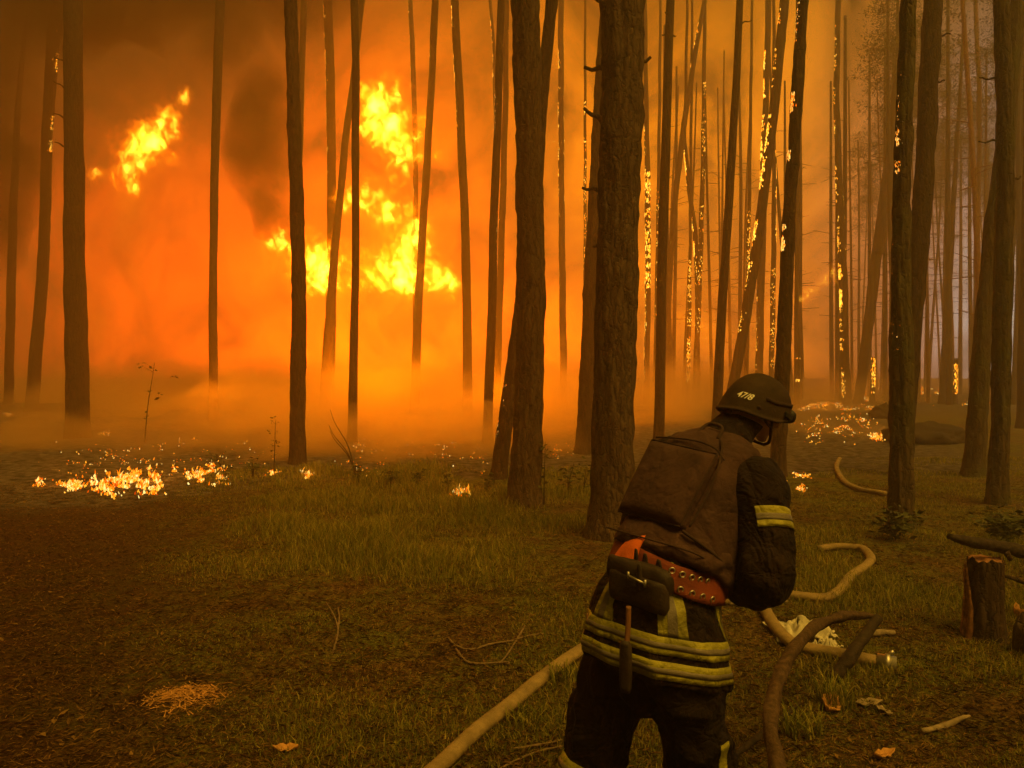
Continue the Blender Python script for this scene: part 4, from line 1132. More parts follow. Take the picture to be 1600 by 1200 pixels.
chip('small orange flake standing right of the stump', 1588, 965, .06, .16, R(80), M['leaf_dry'], 'leaf', .12)

# little patch of orange pine needles on the lower left
def needle_patch():
    c = gpt(292, 1084); n = 420; V = []; F = []
    for _ in range(n):
        x = random.gauss(0, .10); y = random.gauss(0, .08); a = random.random() * 6.28; L = random.uniform(.02, .05); b = len(V)
        z = .01 + .035 * math.exp(-(x * x + y * y) / .015) * random.random()
        dx, dy = math.cos(a) * L, math.sin(a) * L; wx, wy = -math.sin(a) * .004, math.cos(a) * .004
        V += [(x - dx - wx, y - dy - wy, z), (x - dx + wx, y - dy + wy, z), (x + dx, y + dy, z + random.uniform(-.005, .02))]; F.append((b, b + 1, b + 2))
    o = mesh_obj('needle_patch', V, F, M['leaf_dry'], smooth=False); o.location = c; tag(o, 'small heap of orange dry needles on the dark grass, lower left', 'needles', kind='stuff')
needle_patch()

# ---------------------------------------------------------------- grass and litter
def gh_np(X, Y):
    return np.array([gh(x, y) for x, y in zip(X, Y)])
def blades(name, n, region, hfun, wbase, m, bend=.5, seg=2):
    rs = np.random.RandomState(len(name)); X = []; Yv = []; 
    pts = region(rs, n); X, Yv = pts[:, 0], pts[:, 1]; n = len(X)
    Z = gh_np(X, Yv) - .01
    H = hfun(X, Yv, rs); keep = H > .012; X, Yv, Z, H = X[keep], Yv[keep], Z[keep], H[keep]; n = len(X)
    ang = rs.rand(n) * 6.283; wd = wbase * (1 + Yv / 6) * rs.uniform(.6, 1.4, n); la = rs.rand(n) * 6.283; ben = H * bend * rs.uniform(.2, 1.5, n)
    V = np.zeros((n, 5, 3))
    wx, wy = np.cos(ang) * wd, np.sin(ang) * wd; bx, by = np.cos(la) * ben, np.sin(la) * ben
    V[:, 0] = np.stack([X - wx, Yv - wy, Z], 1); V[:, 1] = np.stack([X + wx, Yv + wy, Z], 1)
    V[:, 2] = np.stack([X - wx * .7 + bx * .3, Yv - wy * .7 + by * .3, Z + H * .6], 1); V[:, 3] = np.stack([X + wx * .7 + bx * .3, Yv + wy * .7 + by * .3, Z + H * .6], 1)
    V[:, 4] = np.stack([X + bx, Yv + by, Z + H * .95], 1)
    b = (np.arange(n) * 5)[:, None]
    F = np.concatenate([b + [0, 1, 3], b + [0, 3, 2], b + [2, 3, 4]], 1).reshape(-1, 3)
    return tri_mesh(name, V.reshape(-1, 3), F, m)
def frustum(y0, y1, m=1.0, x0=-820, x1=820, p=1.0):
    def f(rs, n):
        u = rs.rand(n); y = y0 * (y1 / y0) ** (u ** p); x = (x0 + rs.rand(n) * (x1 - x0)) / FPX * y; return np.stack([x, y], 1)
    return f
def nz(X, Y, s, o=0):
    return np.array([mnoise.noise(Vector((x * s, y * s, o))) for x, y in zip(X, Y)])
def h_meadow(X, Y, rs):
    px = 800 + X / Y * FPX
    k = np.clip((px - 120) / 350, 0, 1) * .75 + .25
    tall = np.exp(-((px - 640) / 260.) ** 2) * np.clip((Y - 5.5) / 3, 0, 1)
    right = np.clip((px - 1230) / 60, 0, 1) * np.clip((7.5 - Y) / 2 + .8, .15, .8)
    cl = np.clip(.55 + 1.1 * nz(X, Y, .9, 4), 0, 1.3)
    h = (.07 * k + .25 * tall + .065 * right) * cl * rs.uniform(.35, 1.15, len(X))
    edge = np.where(px < 1000, 14.6, 11 + 6 * np.clip((px - 1180) / 200, 0, 1)); edge = np.where(px > 1380, 30, edge)
    h = np.where(Y > edge + nz(X, Y, .6, 8) * 1.0, 0, h)
    h = h * np.where(px < 460, np.clip((px + 20) / 480, .08, 1), 1)
    return h
gr = blades('grass', 230000, frustum(3.0, 17, x0=-850, x1=850, p=.85), h_meadow, .0016, M['grass'], .6); tag(gr, 'dim olive grass covering the clearing around the firefighter', 'grass', kind='stuff')
def litter(n=85000):
    rs = np.random.RandomState(5); pts = frustum(2.9, 13, p=.9)(rs, n); X, Y = pts[:, 0], pts[:, 1]
    Z = gh_np(X, Y) + .004 + rs.rand(n) * .018; a = rs.rand(n) * 6.283; L = rs.uniform(.008, .034, n) * (1 + .6 * (rs.rand(n) > .96)); wd = rs.uniform(.0010, .0028, n) * (1 + Y / 8)
    big = rs.rand(n) > .97; wd = np.where(big, wd * 3.5, wd)
    dx, dy, wx, wy = np.cos(a) * L, np.sin(a) * L, -np.sin(a) * wd, np.cos(a) * wd; t = rs.uniform(-.6, .6, n) * L
    V = np.stack([np.stack([X - dx, Y - dy, Z - t * .4], 1), np.stack([X + wx, Y + wy, Z + .004], 1), np.stack([X + dx, Y + dy, Z + t], 1), np.stack([X - wx, Y - wy, Z + .004], 1)], 1)
    b = (np.arange(n) * 4)[:, None]; F = np.concatenate([b + [0, 1, 2], b + [0, 2, 3]], 1).reshape(-1, 3)
    o = tri_mesh('forest_litter', V.reshape(-1, 3), F, M['litter']); tag(o, 'fallen needles, chips and dry leaves scattered over the clearing', 'litter', kind='stuff')
litter()
def tufts():
    for lab, px, py, n, h in (('bright green grass tuft at the foot of the short charred stick', 1305, 1100, 140, .22), ('grass tuft right of the firefighter\'s boot beside the arching branch', 1255, 1150, 120, .18), ('grass tuft beside the hose end left of the firefighter', 885, 1070, 130, .16), ('small tuft of grass under the middle of the thick hose', 820, 1130, 90, .13)):
        c = gpt(px, py); V = []; F = []
        for _ in range(n):
            a = random.random() * 6.28; r0 = random.random() ** .5 * .10; x, y = math.cos(a) * r0, math.sin(a) * r0; d = random.random() * 6.28; H = h * random.uniform(.4, 1); be = H * random.uniform(.2, .9); b = len(V); w_ = .0035
            q = d + 1.57; wx, wy = math.cos(q) * w_, math.sin(q) * w_
            for u, k in ((0, 1), (.5, .8), (.85, .5)):
                X_, Y_ = x + math.cos(d) * be * u * u, y + math.sin(d) * be * u * u; V += [(X_ - wx * k, Y_ - wy * k, H * u * (1 - .2 * u)), (X_ + wx * k, Y_ + wy * k, H * u * (1 - .2 * u))]
            V.append((x + math.cos(d) * be, y + math.sin(d) * be, H * .78)); F += [(b, b + 1, b + 3, b + 2), (b + 2, b + 3, b + 5, b + 4), (b + 4, b + 5, b + 6)]
        o = mesh_obj('grass_tuft', V, F, M['grass'], smooth=False); o.location = c; tag(o, lab, 'grass')
tufts()

# ---------------------------------------------------------------- saplings and weeds against the fire
def plant(label, px, py_foot, py_top, lean, leaves, lsz, Yd=None, spread=.5, m='leaf', stems=1, name='sapling'):
    c = gpt(px, py_foot) if Yd is None else Vector(((px - 800) / FPX * Yd, Yd, 0))
    H = CAMZ - (py_top - HOR) / FPX * c.y - c.z
    root = empty(name, c); tag(root, label, 'plant'); LV = []; LF = []
    for s_ in range(stems):
        ln = lean + random.uniform(-.25, .25) * (stems > 1); hh = H * (1 if s_ == 0 else random.uniform(.6, .95))
        rows = [(0, 0, 0, .012), (ln * hh * .3, .02, hh * .45, .008), (ln * hh * .8, 0, hh * .8, .005), (ln * hh, .03, hh, .003)]
        s = spline(rows, 14); k_ = c.y / 13; v, f = tube([x[:3] for x in s], [x[3] * k_ for x in s], 6); mesh_obj('stem', v, f, M['wood_dark'], root)
        for q in range(leaves):
            i = random.randint(3, 13); p = Vector(s[i][:3]); a = random.random() * 6.28; ext = random.uniform(.1, 1) * spread * hh * .4
            p2 = p + Vector((math.cos(a) * ext, math.sin(a) * ext, random.uniform(-.1, .4) * ext)); 
            if q % 2 == 0 and ext > .05:
                v, f = tube([p, p2], [.004 * k_, .002 * k_], 4); mesh_obj('twig', v, f, M['wood_dark'], root)
            for _ in range(3):
                b = len(LV); z = lsz * random.uniform(.5, 1.1); a2 = random.random() * 6.28; o_ = p2 + Vector((random.uniform(-1, 1), random.uniform(-1, 1), random.uniform(-1, 1))) * lsz * 1.2
                u = Vector((math.cos(a2), math.sin(a2), random.uniform(-.5, .5))) * z; w_ = Vector((-math.sin(a2) * .5, math.cos(a2) * .3, random.uniform(-.9, .9))) * z * .55
                LV += [o_ - u, o_ + w_, o_ + u, o_ - w_]; LF.append((b, b + 1, b + 2, b + 3))
    if LV: lf = mesh_obj('leaves', LV, LF, M[m], root, smooth=False); tag(lf, kind='stuff')
    return root
plant('small leafy sapling silhouetted against glowing smoke, left of the slim lone trunk', 226, 690, 566, .12, 7, .085, spread=1.0)
plant('slender weed spike with tiny leaves left of the trunk that ends above the ground flames', 428, 742, 655, .03, 16, .035, spread=.22)
plant('thin bare stem rising from the grass right of the ground flames', 556, 745, 640, -.35, 0, .03, stems=3)
plant('leafy weed standing right beside the second thickest trunk', 850, 778, 690, .02, 14, .05, Yd=10.6, spread=.3)
plant('low shrub with dark leaves between the two thickest trunks', 888, 768, 722, .05, 9, .05, spread=1.4, stems=3)
plant('low shrub with dark leaves touching the left side of the thickest trunk', 912, 770, 728, .1, 8, .05, spread=1.3, stems=2)
for k, (px, py, tp_, lb) in enumerate([(352, 748, 712, 'low leafy weed just right of the string of small ground flames'), (395, 748, 718, 'low leafy weed left of the slender weed spike'), (560, 755, 728, 'low bushy weed at the foot of the thin bare stem'), (610, 760, 738, 'low bushy weed on the grass edge below the big crown flame'), (655, 762, 736, 'low bushy weed left of the small flame in the grass'), (700, 766, 742, 'low bushy weed touching the left of the small flame in the grass'), (760, 768, 745, 'low bushy weed at the foot of the leaning crossing pine')]):
    o = plant(lb, px, py, tp_, random.uniform(-.2, .2), 12, .035, spread=1.2, stems=3, name='weed'); o['group'] = 'weeds along the upper edge of the grass'
plant('pale yellowish bush in the upper right grass between rough trunk and stump', 1400, 850, 800, .0, 26, .05, spread=2.0, stems=4)
plant('leafy green bush at the right edge between the upright trunk and the stump', 1570, 850, 805, .1, 30, .05, spread=2.2, stems=5)
# ---------------------------------------------------------------- far forest in the smoke on the right, and flames on the ground
def far_trunk_mesh(h, r, lean, seed, m, crown):
    V = []; F = []; n = 12; seg = 8
    for j in range(n + 1):
        u = j / n; z = -0.3 + (h + .3) * u; x = lean * z + .10 * math.sin(u * 5 + seed); rr = r * (1 - .55 * u)
        for k in range(seg):
            a = 6.2832 * k / seg; V.append((x + math.cos(a) * rr, math.sin(a) * rr, z))
    for j in range(n):
        for k in range(seg): k2 = (k + 1) % seg; F.append((j * seg + k, j * seg + k2, (j + 1) * seg + k2, (j + 1) * seg + k))
    me = bpy.data.meshes.new('trunk'); me.from_pydata(V, [], F); me.materials.append(m); me.polygons.foreach_set('use_smooth', [True] * len(me.polygons))
    LV = []; LF = []; rnd = random.Random(seed)
    x_t = lambda z: lean * z + .10 * math.sin((z + .3) / (h + .3) * 5 + seed)
    for q in range(64):                                   # clumps of needles on the upper third
        z = h * rnd.uniform(.78, 1.02); ext = (1.02 - z / h) * 6.5 + .6; a = rnd.random() * 6.28; d = ext * rnd.uniform(.3, 1)
        cpt = Vector((x_t(z) + math.cos(a) * d, math.sin(a) * d, z + rnd.uniform(-.3, .3)))
        for _ in range(60):
            o_ = cpt + Vector((rnd.gauss(0, .36), rnd.gauss(0, .36), rnd.gauss(0, .2))); b = len(LV); s_ = rnd.uniform(.05, .14)
            u = Vector((rnd.uniform(-1, 1), rnd.uniform(-1, 1), rnd.uniform(-.6, 1))) * s_; w_ = Vector((rnd.uniform(-1, 1), rnd.uniform(-1, 1), rnd.uniform(-1, 1))) * s_ * .6
            LV += [o_ - u, o_ + w_, o_ + u]; LF.append((b, b + 1, b + 2))
    mc = bpy.data.meshes.new('crown'); mc.from_pydata(LV, [], LF); mc.materials.append(M['leaf'])
    tw = []; TV_ = []; TF = []
    for q in range(16):
        z = h * rnd.uniform(.18, .75); a = rnd.random() * 6.28; L = rnd.uniform(.5, 1.7); p = Vector((x_t(z), 0, z)); e_ = p + Vector((math.cos(a) * L, math.sin(a) * L, rnd.uniform(-.3, .4)))
        v, f = tube([p, e_], [.03, .012], 4, cap=False); b = len(TV_); TV_ += v; TF += [tuple(i + b for i in x) for x in f]
    mt = bpy.data.meshes.new('dead_branches'); mt.from_pydata([tuple(v) for v in TV_], [], TF); mt.materials.append(m)
    return me, mc, mt
protos = [far_trunk_mesh(h, r, l, s, M[mm], True) for h, r, l, s, mm in ((27.5, .16, .01, 1, 'bark_char'), (27, .19, -.02, 2, 'bark_char'), (26.5, .13, .03, 3, 'bark_red'), (27, .15, .05, 4, 'bark_char'), (26, .12, -.03, 5, 'bark_red'), (28, .18, .015, 6, 'bark_char'))]
def far_tree(x, y, k, label, group, crown=True):
    me, mc, mt = protos[k]; root = empty('pine_tree', (x, y, 0), random.random() * 6.28 if abs(x) > 0 else 0); root['label'] = label; root['category'] = 'tree'; root['group'] = group
    s_ = random.uniform(.94, 1.04); root.scale = (s_ * random.uniform(.8, 1.3),) * 2 + (s_ * .98,)
    for nm, m_ in (('trunk', me), ('crown', mc), ('dead_branches', mt)):
        if nm == 'crown' and not crown: continue
        o = bpy.data.objects.new(nm, m_); C.objects.link(o); o.parent = root
        if nm != 'trunk': o['kind'] = 'stuff'
rnd = random.Random(12); cnt = 0
placed = [(x, y) for x, y in TREES]
def try_place(px, y, k, label, group, mind, crown=True):
    x = (px - 800) / FPX * y
    for (a, b) in placed:
        if (a - x) ** 2 + (b - y) ** 2 < mind ** 2: return False
    placed.append((x, y)); far_tree(x, y, k, label, group, crown); return True
for _ in range(400):
    if cnt >= 60: break
    px = rnd.choice((rnd.uniform(1430, 1680), rnd.uniform(1330, 1640))); y = rnd.uniform(46, 100)
    if px > 1480: y = rnd.uniform(34, 90)
    if try_place(px, y, rnd.randrange(6), 'slender hazy pine in the grey smoke of the far forest on the right', 'far pines in grey smoke', 1.6): cnt += 1
cnt = 0
for _ in range(200):
    if cnt >= 22: break
    if try_place(rnd.uniform(1010, 1400), rnd.uniform(52, 64), rnd.randrange(6), 'slender faint pine in the orange smoke behind the burning trunks', 'far pines in orange smoke', 1.6, False): cnt += 1
# flames licking over the ground: clusters of small tongues
def fire_patch(label, px0, px1, py0, py1, n, hpx, name='ground_fire', m='flame', sparks=1.0, seed=0):
    rnd = random.Random(seed + int(px0)); pm = ((px0 + px1) / 2, (py0 + py1) / 2); c = gpt(*pm) if pm[1] > 612 else Vector(((pm[0] - 800) / FPX * 90, 90, 0))
    V = []; F = []
    W_, H_ = px1 - px0, py1 - py0; cl = [(rnd.uniform(px0 + W_ * .05, px1 - W_ * .05), rnd.uniform(py0 + H_ * .2, py1 - H_ * .1), rnd.uniform(.04, .11), rnd.uniform(.3, 1)) for _ in range(max(3, int(W_ / 9)))]
    for i in range(int(n * 3.4)):
        for _try in range(20):
            c_ = rnd.choice(cl)
            if rnd.random() > c_[3]: c_ = rnd.choice(cl)
            px = rnd.gauss(c_[0], 3 + W_ * c_[2] * .6); py = rnd.gauss(c_[1], H_ * .13 + .5)
            if mnoise.noise(Vector((px * .075, py * .20, seed + .5))) + rnd.uniform(-.2, .2) > .10: break
        Yd = min(120, CAMZ * FPX / max(12, py - HOR)); p = Vector(((px - 800) / FPX * Yd, Yd, gh((px - 800) / FPX * Yd, Yd) + .01)) - c
        h = FPX and (rnd.uniform(.12, .42) * hpx * (1.8 if rnd.random() > .96 else .8)) / FPX * Yd; w_ = rnd.uniform(.6, 2.3) / FPX * Yd * (hpx / 18) ** .5; h = max(h, w_ * .9)
        ph = rnd.random() * 6; lean = rnd.uniform(-.5, .6); b = len(V); seg = 5; lv = 4
        for j in range(lv):
            u = j / lv; rr = w_ * (math.sin(math.pi * min(1, u * .8 + .22)) ** 1.1) * (1 - .45 * u)
            for k in range(seg):
                a = 6.2832 * k / seg + ph; V.append(p + Vector((math.cos(a) * rr + lean * h * u * u, math.sin(a) * rr * .7, h * u + .12 * h * mnoise.noise(Vector((a, u * 3, ph))))))
        V.append(p + Vector((lean * h + .1 * h * math.sin(ph), 0, h)))
        for j in range(lv - 1):
            for k in range(seg): k2 = (k + 1) % seg; F.append((b + j * seg + k, b + j * seg + k2, b + (j + 1) * seg + k2, b + (j + 1) * seg + k))
        for k in range(seg): F.append((b + (lv - 1) * seg + k, b + (lv - 1) * seg + (k + 1) % seg, b + lv * seg))
    o = mesh_obj(name, V, F, M[m]); o.location = c; tag(o, label, 'fire', kind='stuff'); return o
FPATCH = [
 ('leftmost patch of low yellow flames on the ground', 52, 124, 748, 768, 110, 15),
 ('brightest patch of low yellow flames on the ground, left of the lone grass trunk', 140, 285, 738, 772, 260, 20),
 ('string of small ground flames trailing right to the weeds', 270, 350, 728, 758, 130, 14),
 ('small flame patch at the foot of the trunk that ends in the grass', 466, 494, 738, 758, 40, 16),
 ('tiny flame among the weeds left of that trunk', 418, 436, 738, 748, 14, 10),
 ('small flame glowing in the grass left of the second thickest trunk', 712, 742, 762, 782, 46, 20),
 ('line of distant low flames left of the sapling', 150, 250, 594, 600, 60, 7),
 ('tiny glowing spot at the left border on the dark ground', 4, 22, 650, 656, 8, 6),
 ('tiny glowing spot on the ground below the second trunk from the left', 158, 176, 674, 682, 8, 6),
 ('scattered tiny flames on the dim ground behind the ground flames', 60, 440, 685, 745, 70, 6),
 ('scattered tiny flames in the smoke left of the leaning crossing pine', 480, 765, 665, 745, 60, 6),
 ('thin flame line on the ground between the two thickest trunks', 850, 915, 690, 716, 26, 5),
 ('glowing pool of fire on the ground beneath the big crown flame', 600, 645, 574, 584, 30, 7),
 ('long flame line on the ground right of the helmet', 1240, 1395, 631, 641, 150, 6),
 ('bright low fire behind the leaning hazy trunks on the right', 1345, 1400, 600, 622, 70, 18),
 ('scattered flames on the ash right of the helmet', 1245, 1360, 646, 690, 90, 7),
 ('bright flame patch at the left foot side of the rough trunk', 1364, 1392, 676, 694, 50, 11),
 ('two small flame streaks close behind the firefighter\'s shoulder', 1226, 1262, 738, 748, 26, 7),
 ('curved burning stick lying on the ash behind the shoulder', 1224, 1258, 752, 772, 30, 6),
 ('far flame line behind the rough trunk on the right', 1428, 1472, 602, 625, 90, 14),
 ('small far flame left of the upright trunk', 1536, 1556, 618, 626, 30, 12),
 ('row of tiny glowing points along the far grey ground', 1430, 1560, 624, 634, 14, 5),
 ('low fire in the smoke right of the slim helmet trunk', 1165, 1215, 590, 605, 40, 9),
]
for i, a in enumerate(FPATCH): fire_patch(*a, seed=i)

def patch_light(px, py, w_):
    c = gpt(px, py); l = bpy.data.lights.new('flame_light', 'POINT'); l.energy = w_; l.shadow_soft_size = .12; l.color = (1, .32, .03)
    o = bpy.data.objects.new('flame_light', l); C.objects.link(o); o.location = (c.x, c.y, c.z + .22)
for px, py, w_ in ((90, 757, 9), (175, 757, 10), (235, 752, 12), (300, 744, 6), (480, 748, 5), (728, 770, 4), (1290, 640, 30), (1380, 684, 10), (1370, 612, 40), (1450, 612, 30)): patch_light(px, py, w_)
# ---------------------------------------------------------------- fire
def flame_vol(name, strength, scale, lo, hi, cols, blobs, depth, stretch=.75, seed=0.0, dist=.5, cut=.30):
    """burning gas: turbulent emission that thins out away from the middles of its billows"""
    def f(t, out, m):
        oc = t.new('ShaderNodeTexCoord').outputs['Object']
        st = t.mapping(oc, (1, .8, stretch), (seed, 0, 0), (0, R(25), 0))
        n = t.noise(st, scale, 6, .62, dist); n2 = t.noise(st, scale * 3.2, 5, .65, dist * 1.6)
        n = t.math('ADD', t.math('MULTIPLY', n, .45), t.math('MULTIPLY', n2, .55))
        o0 = P(blobs[0][0], blobs[0][1], depth); g = None
        for (px, py, rx, ry) in blobs:
            c = P(px, py, depth) - o0; q = t.vmath('SUBTRACT', oc, tuple(c))
            q = t.vmath('MULTIPLY', q, (FPX / depth / rx, FPX / depth / rx * 2.6, FPX / depth / ry)); d = t.vmath('LENGTH', q)
            e = t.math('EXPONENT', t.math('MULTIPLY', t.math('MULTIPLY', d, d), -1.6)); g = e if g is None else t.math('ADD', g, e)
        g = t.math('MINIMUM', g, 1.0)
        n = t.math('SUBTRACT', n, t.math('MULTIPLY', t.math('SUBTRACT', 1.0, g), cut))
        k = t.ramp(n, [(lo, 0.0), (lo + (hi - lo) * .35, .06), (lo + (hi - lo) * .6, .30), (hi, 1.0)])
        c = t.ramp(n, [(lo, cols[0]), ((lo + hi) / 2, cols[1]), (hi, cols[2])])
        e = t.new('ShaderNodeEmission'); t.link(c, e.inputs[0]); t.link(t.math('MULTIPLY', k, strength), e.inputs[1])
        t.link(e.outputs[0], out.inputs['Volume'])
        m.cycles.emission_sampling = 'NONE'
    return mat(name, f)
def blob_hull(name, blobs, depth, m, thick=.8, disp=.25, parent=None, sub=3):
    """closed hull over overlapping ellipsoids (px, py, rx, ry)"""
    bm = bmesh.new()
    for (px, py, rx, ry) in blobs:
        c = P(px, py, depth); r_ = bmesh.ops.create_icosphere(bm, subdivisions=sub, radius=1)
        for v in r_['verts']:
            v.co = Vector((v.co.x * rx / FPX * depth, v.co.y * max(rx, ry) / FPX * depth * thick, v.co.z * ry / FPX * depth)) + c
    me = bpy.data.meshes.new(name); bm.to_mesh(me); bm.free()
    o = bpy.data.objects.new(name, me); C.objects.link(o)
    md = o.modifiers.new('r', 'REMESH'); md.mode = 'VOXEL'; md.voxel_size = .35 * depth / 38
    dg = bpy.context.evaluated_depsgraph_get(); me2 = bpy.data.meshes.new_from_object(o.evaluated_get(dg)); o.modifiers.clear(); o.data = me2
    for v in me2.vertices:
        v.co += Vector(mnoise.noise_vector(v.co * .5)) * disp * depth / 38 * 2
    cpt = P(blobs[0][0], blobs[0][1], depth)
    for v in me2.vertices: v.co -= cpt
    o.location = cpt
    me2.materials.clear(); me2.materials.append(m)
    if parent: o.parent = parent
    return o
FY = ((1, .08, 0), (1, .28, .0), (1, .78, .05))
def fire(name, label, blobs, depth, strength, scale, lo, hi, cols, kind=None, grow=1.45, **k):
    o = blob_hull(name, [(x, y, rx * grow, ry * grow) for x, y, rx, ry in blobs], depth, flame_vol(name + '_gas', strength, scale, lo, hi, cols, blobs, depth, **k), .55, disp=.1)
    return tag(o, label, 'fire', kind=kind)
FY = ((1, .07, 0), (1, .26, .0), (1, .78, .05))
FD = ((1, .06, 0), (1, .12, .0), (1, .30, .0))
fire('crown_fire', 'smaller crown flame on the left, seen blurred through orange smoke',
     [(228, 226, 58, 36), (260, 190, 30, 40), (202, 262, 32, 38), (208, 296, 22, 24), (150, 268, 18, 20), (288, 150, 16, 20)], 40, 11, .70, .35, .60, FY, seed=2.0, cut=.20, grow=1.25)
fire('crown_fire', 'large yellow crown flame left of centre behind thin trunks',
     [(600, 150, 44, 36), (598, 196, 66, 44), (634, 245, 46, 60), (570, 292, 32, 30), (546, 320, 36, 28), (600, 330, 44, 30), (640, 365, 46, 48), (602, 425, 70, 54), (655, 425, 44, 44), (702, 442, 42, 30), (486, 402, 60, 52), (430, 374, 32, 36), (496, 450, 40, 32)], 38, 13, .70, .345, .60, FY, seed=3.0, cut=.20, grow=1.25)
fire('crown_fire', 'thin ragged flame streaming off a trunk right of the helmet', [(1300, 428, 14, 18), (1284, 438, 14, 12), (1266, 456, 14, 13), (1246, 470, 18, 10)], 48, 4.5, .9, .34, .58, FY, seed=1.0, cut=.2)
fire('fire_glow', 'dim glowing fire gas around the smaller left crown flame', [(228, 225, 80, 100), (205, 340, 60, 120), (190, 480, 110, 110)], 44, .16, .16, .22, .60, FD, 'stuff', seed=5, cut=.25, grow=1.3)
fire('fire_glow', 'dim glowing fire gas around the large crown flame left of centre', [(600, 230, 90, 110), (470, 400, 100, 80), (620, 420, 130, 110), (560, 540, 170, 60)], 44, .18, .16, .22, .60, FD, 'stuff', seed=8, cut=.25, grow=1.3)
fire('fire_glow', 'glowing red fire front low between the burning trunks in the middle distance', [(1060, 470, 60, 50), (1130, 520, 90, 60), (1190, 450, 40, 40), (1320, 600, 70, 22)], 56, .16, .22, .26, .58, FD, 'stuff', seed=4, cut=.22, grow=1.3)

def soft(t, oc, ells):
    """1 in the middle of the billows, thinning out to 0 at their edges"""
    g = None
    wob = t.scale(t.vmath('SUBTRACT', t.noise(oc, .3, 2, .6, .3, color=True), (.5, .5, .5)), 2.2)
    q0 = t.vmath('ADD', oc, wob)
    for (x, y, z, rx, ry, rz) in ells:
        d = t.vmath('LENGTH', t.vmath('MULTIPLY', t.vmath('SUBTRACT', q0, (x, y, z)), (1 / rx, 1 / ry, 1 / rz)))
        g = d if g is None else t.math('MINIMUM', g, d)
    return t.maprange(g, .45, 1.05, 1.0, 0.0)
def smoke_bank(label, ells, dens, m=None, vox=.5):
    """low smoke lying on the ground: ells x, y, z, rx, ry, rz"""
    bm = bmesh.new()
    for (x, y, z, rx, ry, rz) in ells:
        r_ = bmesh.ops.create_icosphere(bm, subdivisions=3, radius=1)
        for v in r_['verts']: v.co = Vector((v.co.x * rx + x, v.co.y * ry + y, v.co.z * rz + z))
    me = bpy.data.meshes.new('ground_smoke'); bm.to_mesh(me); bm.free()
    o = bpy.data.objects.new('ground_smoke', me); C.objects.link(o)
    md = o.modifiers.new('r', 'REMESH'); md.mode = 'VOXEL'; md.voxel_size = vox
    dg = bpy.context.evaluated_depsgraph_get(); me2 = bpy.data.meshes.new_from_object(o.evaluated_get(dg)); o.modifiers.clear(); o.data = me2
    for v in me2.vertices: v.co.z += 1.3 * mnoise.noise(v.co * .22) * max(0, min(1, v.co.z))
    def f(t, out, m):
        oc = t.new('ShaderNodeTexCoord').outputs['Object']
        n = t.noise(t.mapping(oc, (.6, .35, 1.0)), .55, 5, .6, .8)
        sp = t.new('ShaderNodeSeparateXYZ'); t.link(oc, sp.inputs[0])
        hz = t.maprange(t.math('ADD', sp.outputs[2], t.math('MULTIPLY', t.math('SUBTRACT', t.noise(oc, .35, 2, .6, .6), .5), 5.0)), 0.2, 3.2, 1.0, .0)
        d = t.math('MULTIPLY', t.math('MULTIPLY', t.ramp(n, [(.36, .05), (.68, 1.0)]), hz), dens)
        d = t.math('MULTIPLY', d, soft(t, oc, ells))
        pv = t.new('ShaderNodeVolumePrincipled'); pv.inputs['Color'].default_value = (.975, .80, .36, 1); pv.inputs['Anisotropy'].default_value = .6
        t.link(d, pv.inputs['Density']); t.link(pv.outputs[0], out.inputs['Volume'])
    me2.materials.clear(); me2.materials.append(mat('low_smoke', f)); tag(o, label, 'smoke', kind='stuff'); return o
def GE(px, y, z, wpx, ry, rz): return ((px - 800) / FPX * y, y, z, wpx / FPX * y, ry, rz)
smoke_bank('low orange smoke drifting over the ground and hiding the feet of the trunks before the fire',
    [GE(560, 21, .3, 230, 3.5, 1.3), GE(760, 20, .3, 170, 3.5, 1.5), GE(300, 27, .4, 220, 4, 1.6), GE(620, 30, .6, 330, 6, 2.4), GE(880, 24, .5, 120, 5, 1.8), GE(1000, 32, .6, 120, 6, 2.2),
     GE(110, 31, .4, 170, 4, 1.5), GE(480, 42, .8, 420, 6, 3.0), GE(1000, 44, .8, 260, 6, 3.0), GE(690, 17.5, .2, 150, 1.6, 1.2), GE(400, 27, 1.5, 60, 2.2, 4.2), GE(655, 25, 1.5, 50, 2.0, 3.8), GE(845, 27, 2, 50, 2.2, 4.6), GE(180, 31, 1.5, 80, 2.5, 4.2), GE(1060, 35, 2, 60, 3, 6), GE(420, 16.4, .1, 60, 1.0, .7), GE(230, 17, .1, 70, 1.2, .6), GE(590, 15.8, .1, 50, .8, .7), GE(110, 20, .1, 190, 3.2, 1.0), GE(330, 19, .1, 120, 2.4, 1.1), GE(500, 18, .1, 110, 1.8, 1.1), GE(880, 18, .1, 60, 1.8, 1.1), GE(520, 24, .4, 260, 3, 1.8), GE(250, 58, 1.0, 420, 8, 5.5), GE(700, 60, 1.0, 420, 8, 6.5), GE(1080, 62, 1.0, 260, 8, 5.5)], .65)
smoke_bank('thin warm smoke drifting over the ash ground right of the helmet', [GE(1290, 24, .3, 70, 3.5, .9), GE(1290, 42, .6, 120, 6, 2.2), GE(1400, 56, .5, 90, 6, 4.0), GE(1290, 62, .5, 110, 6, 4.5)], .20)

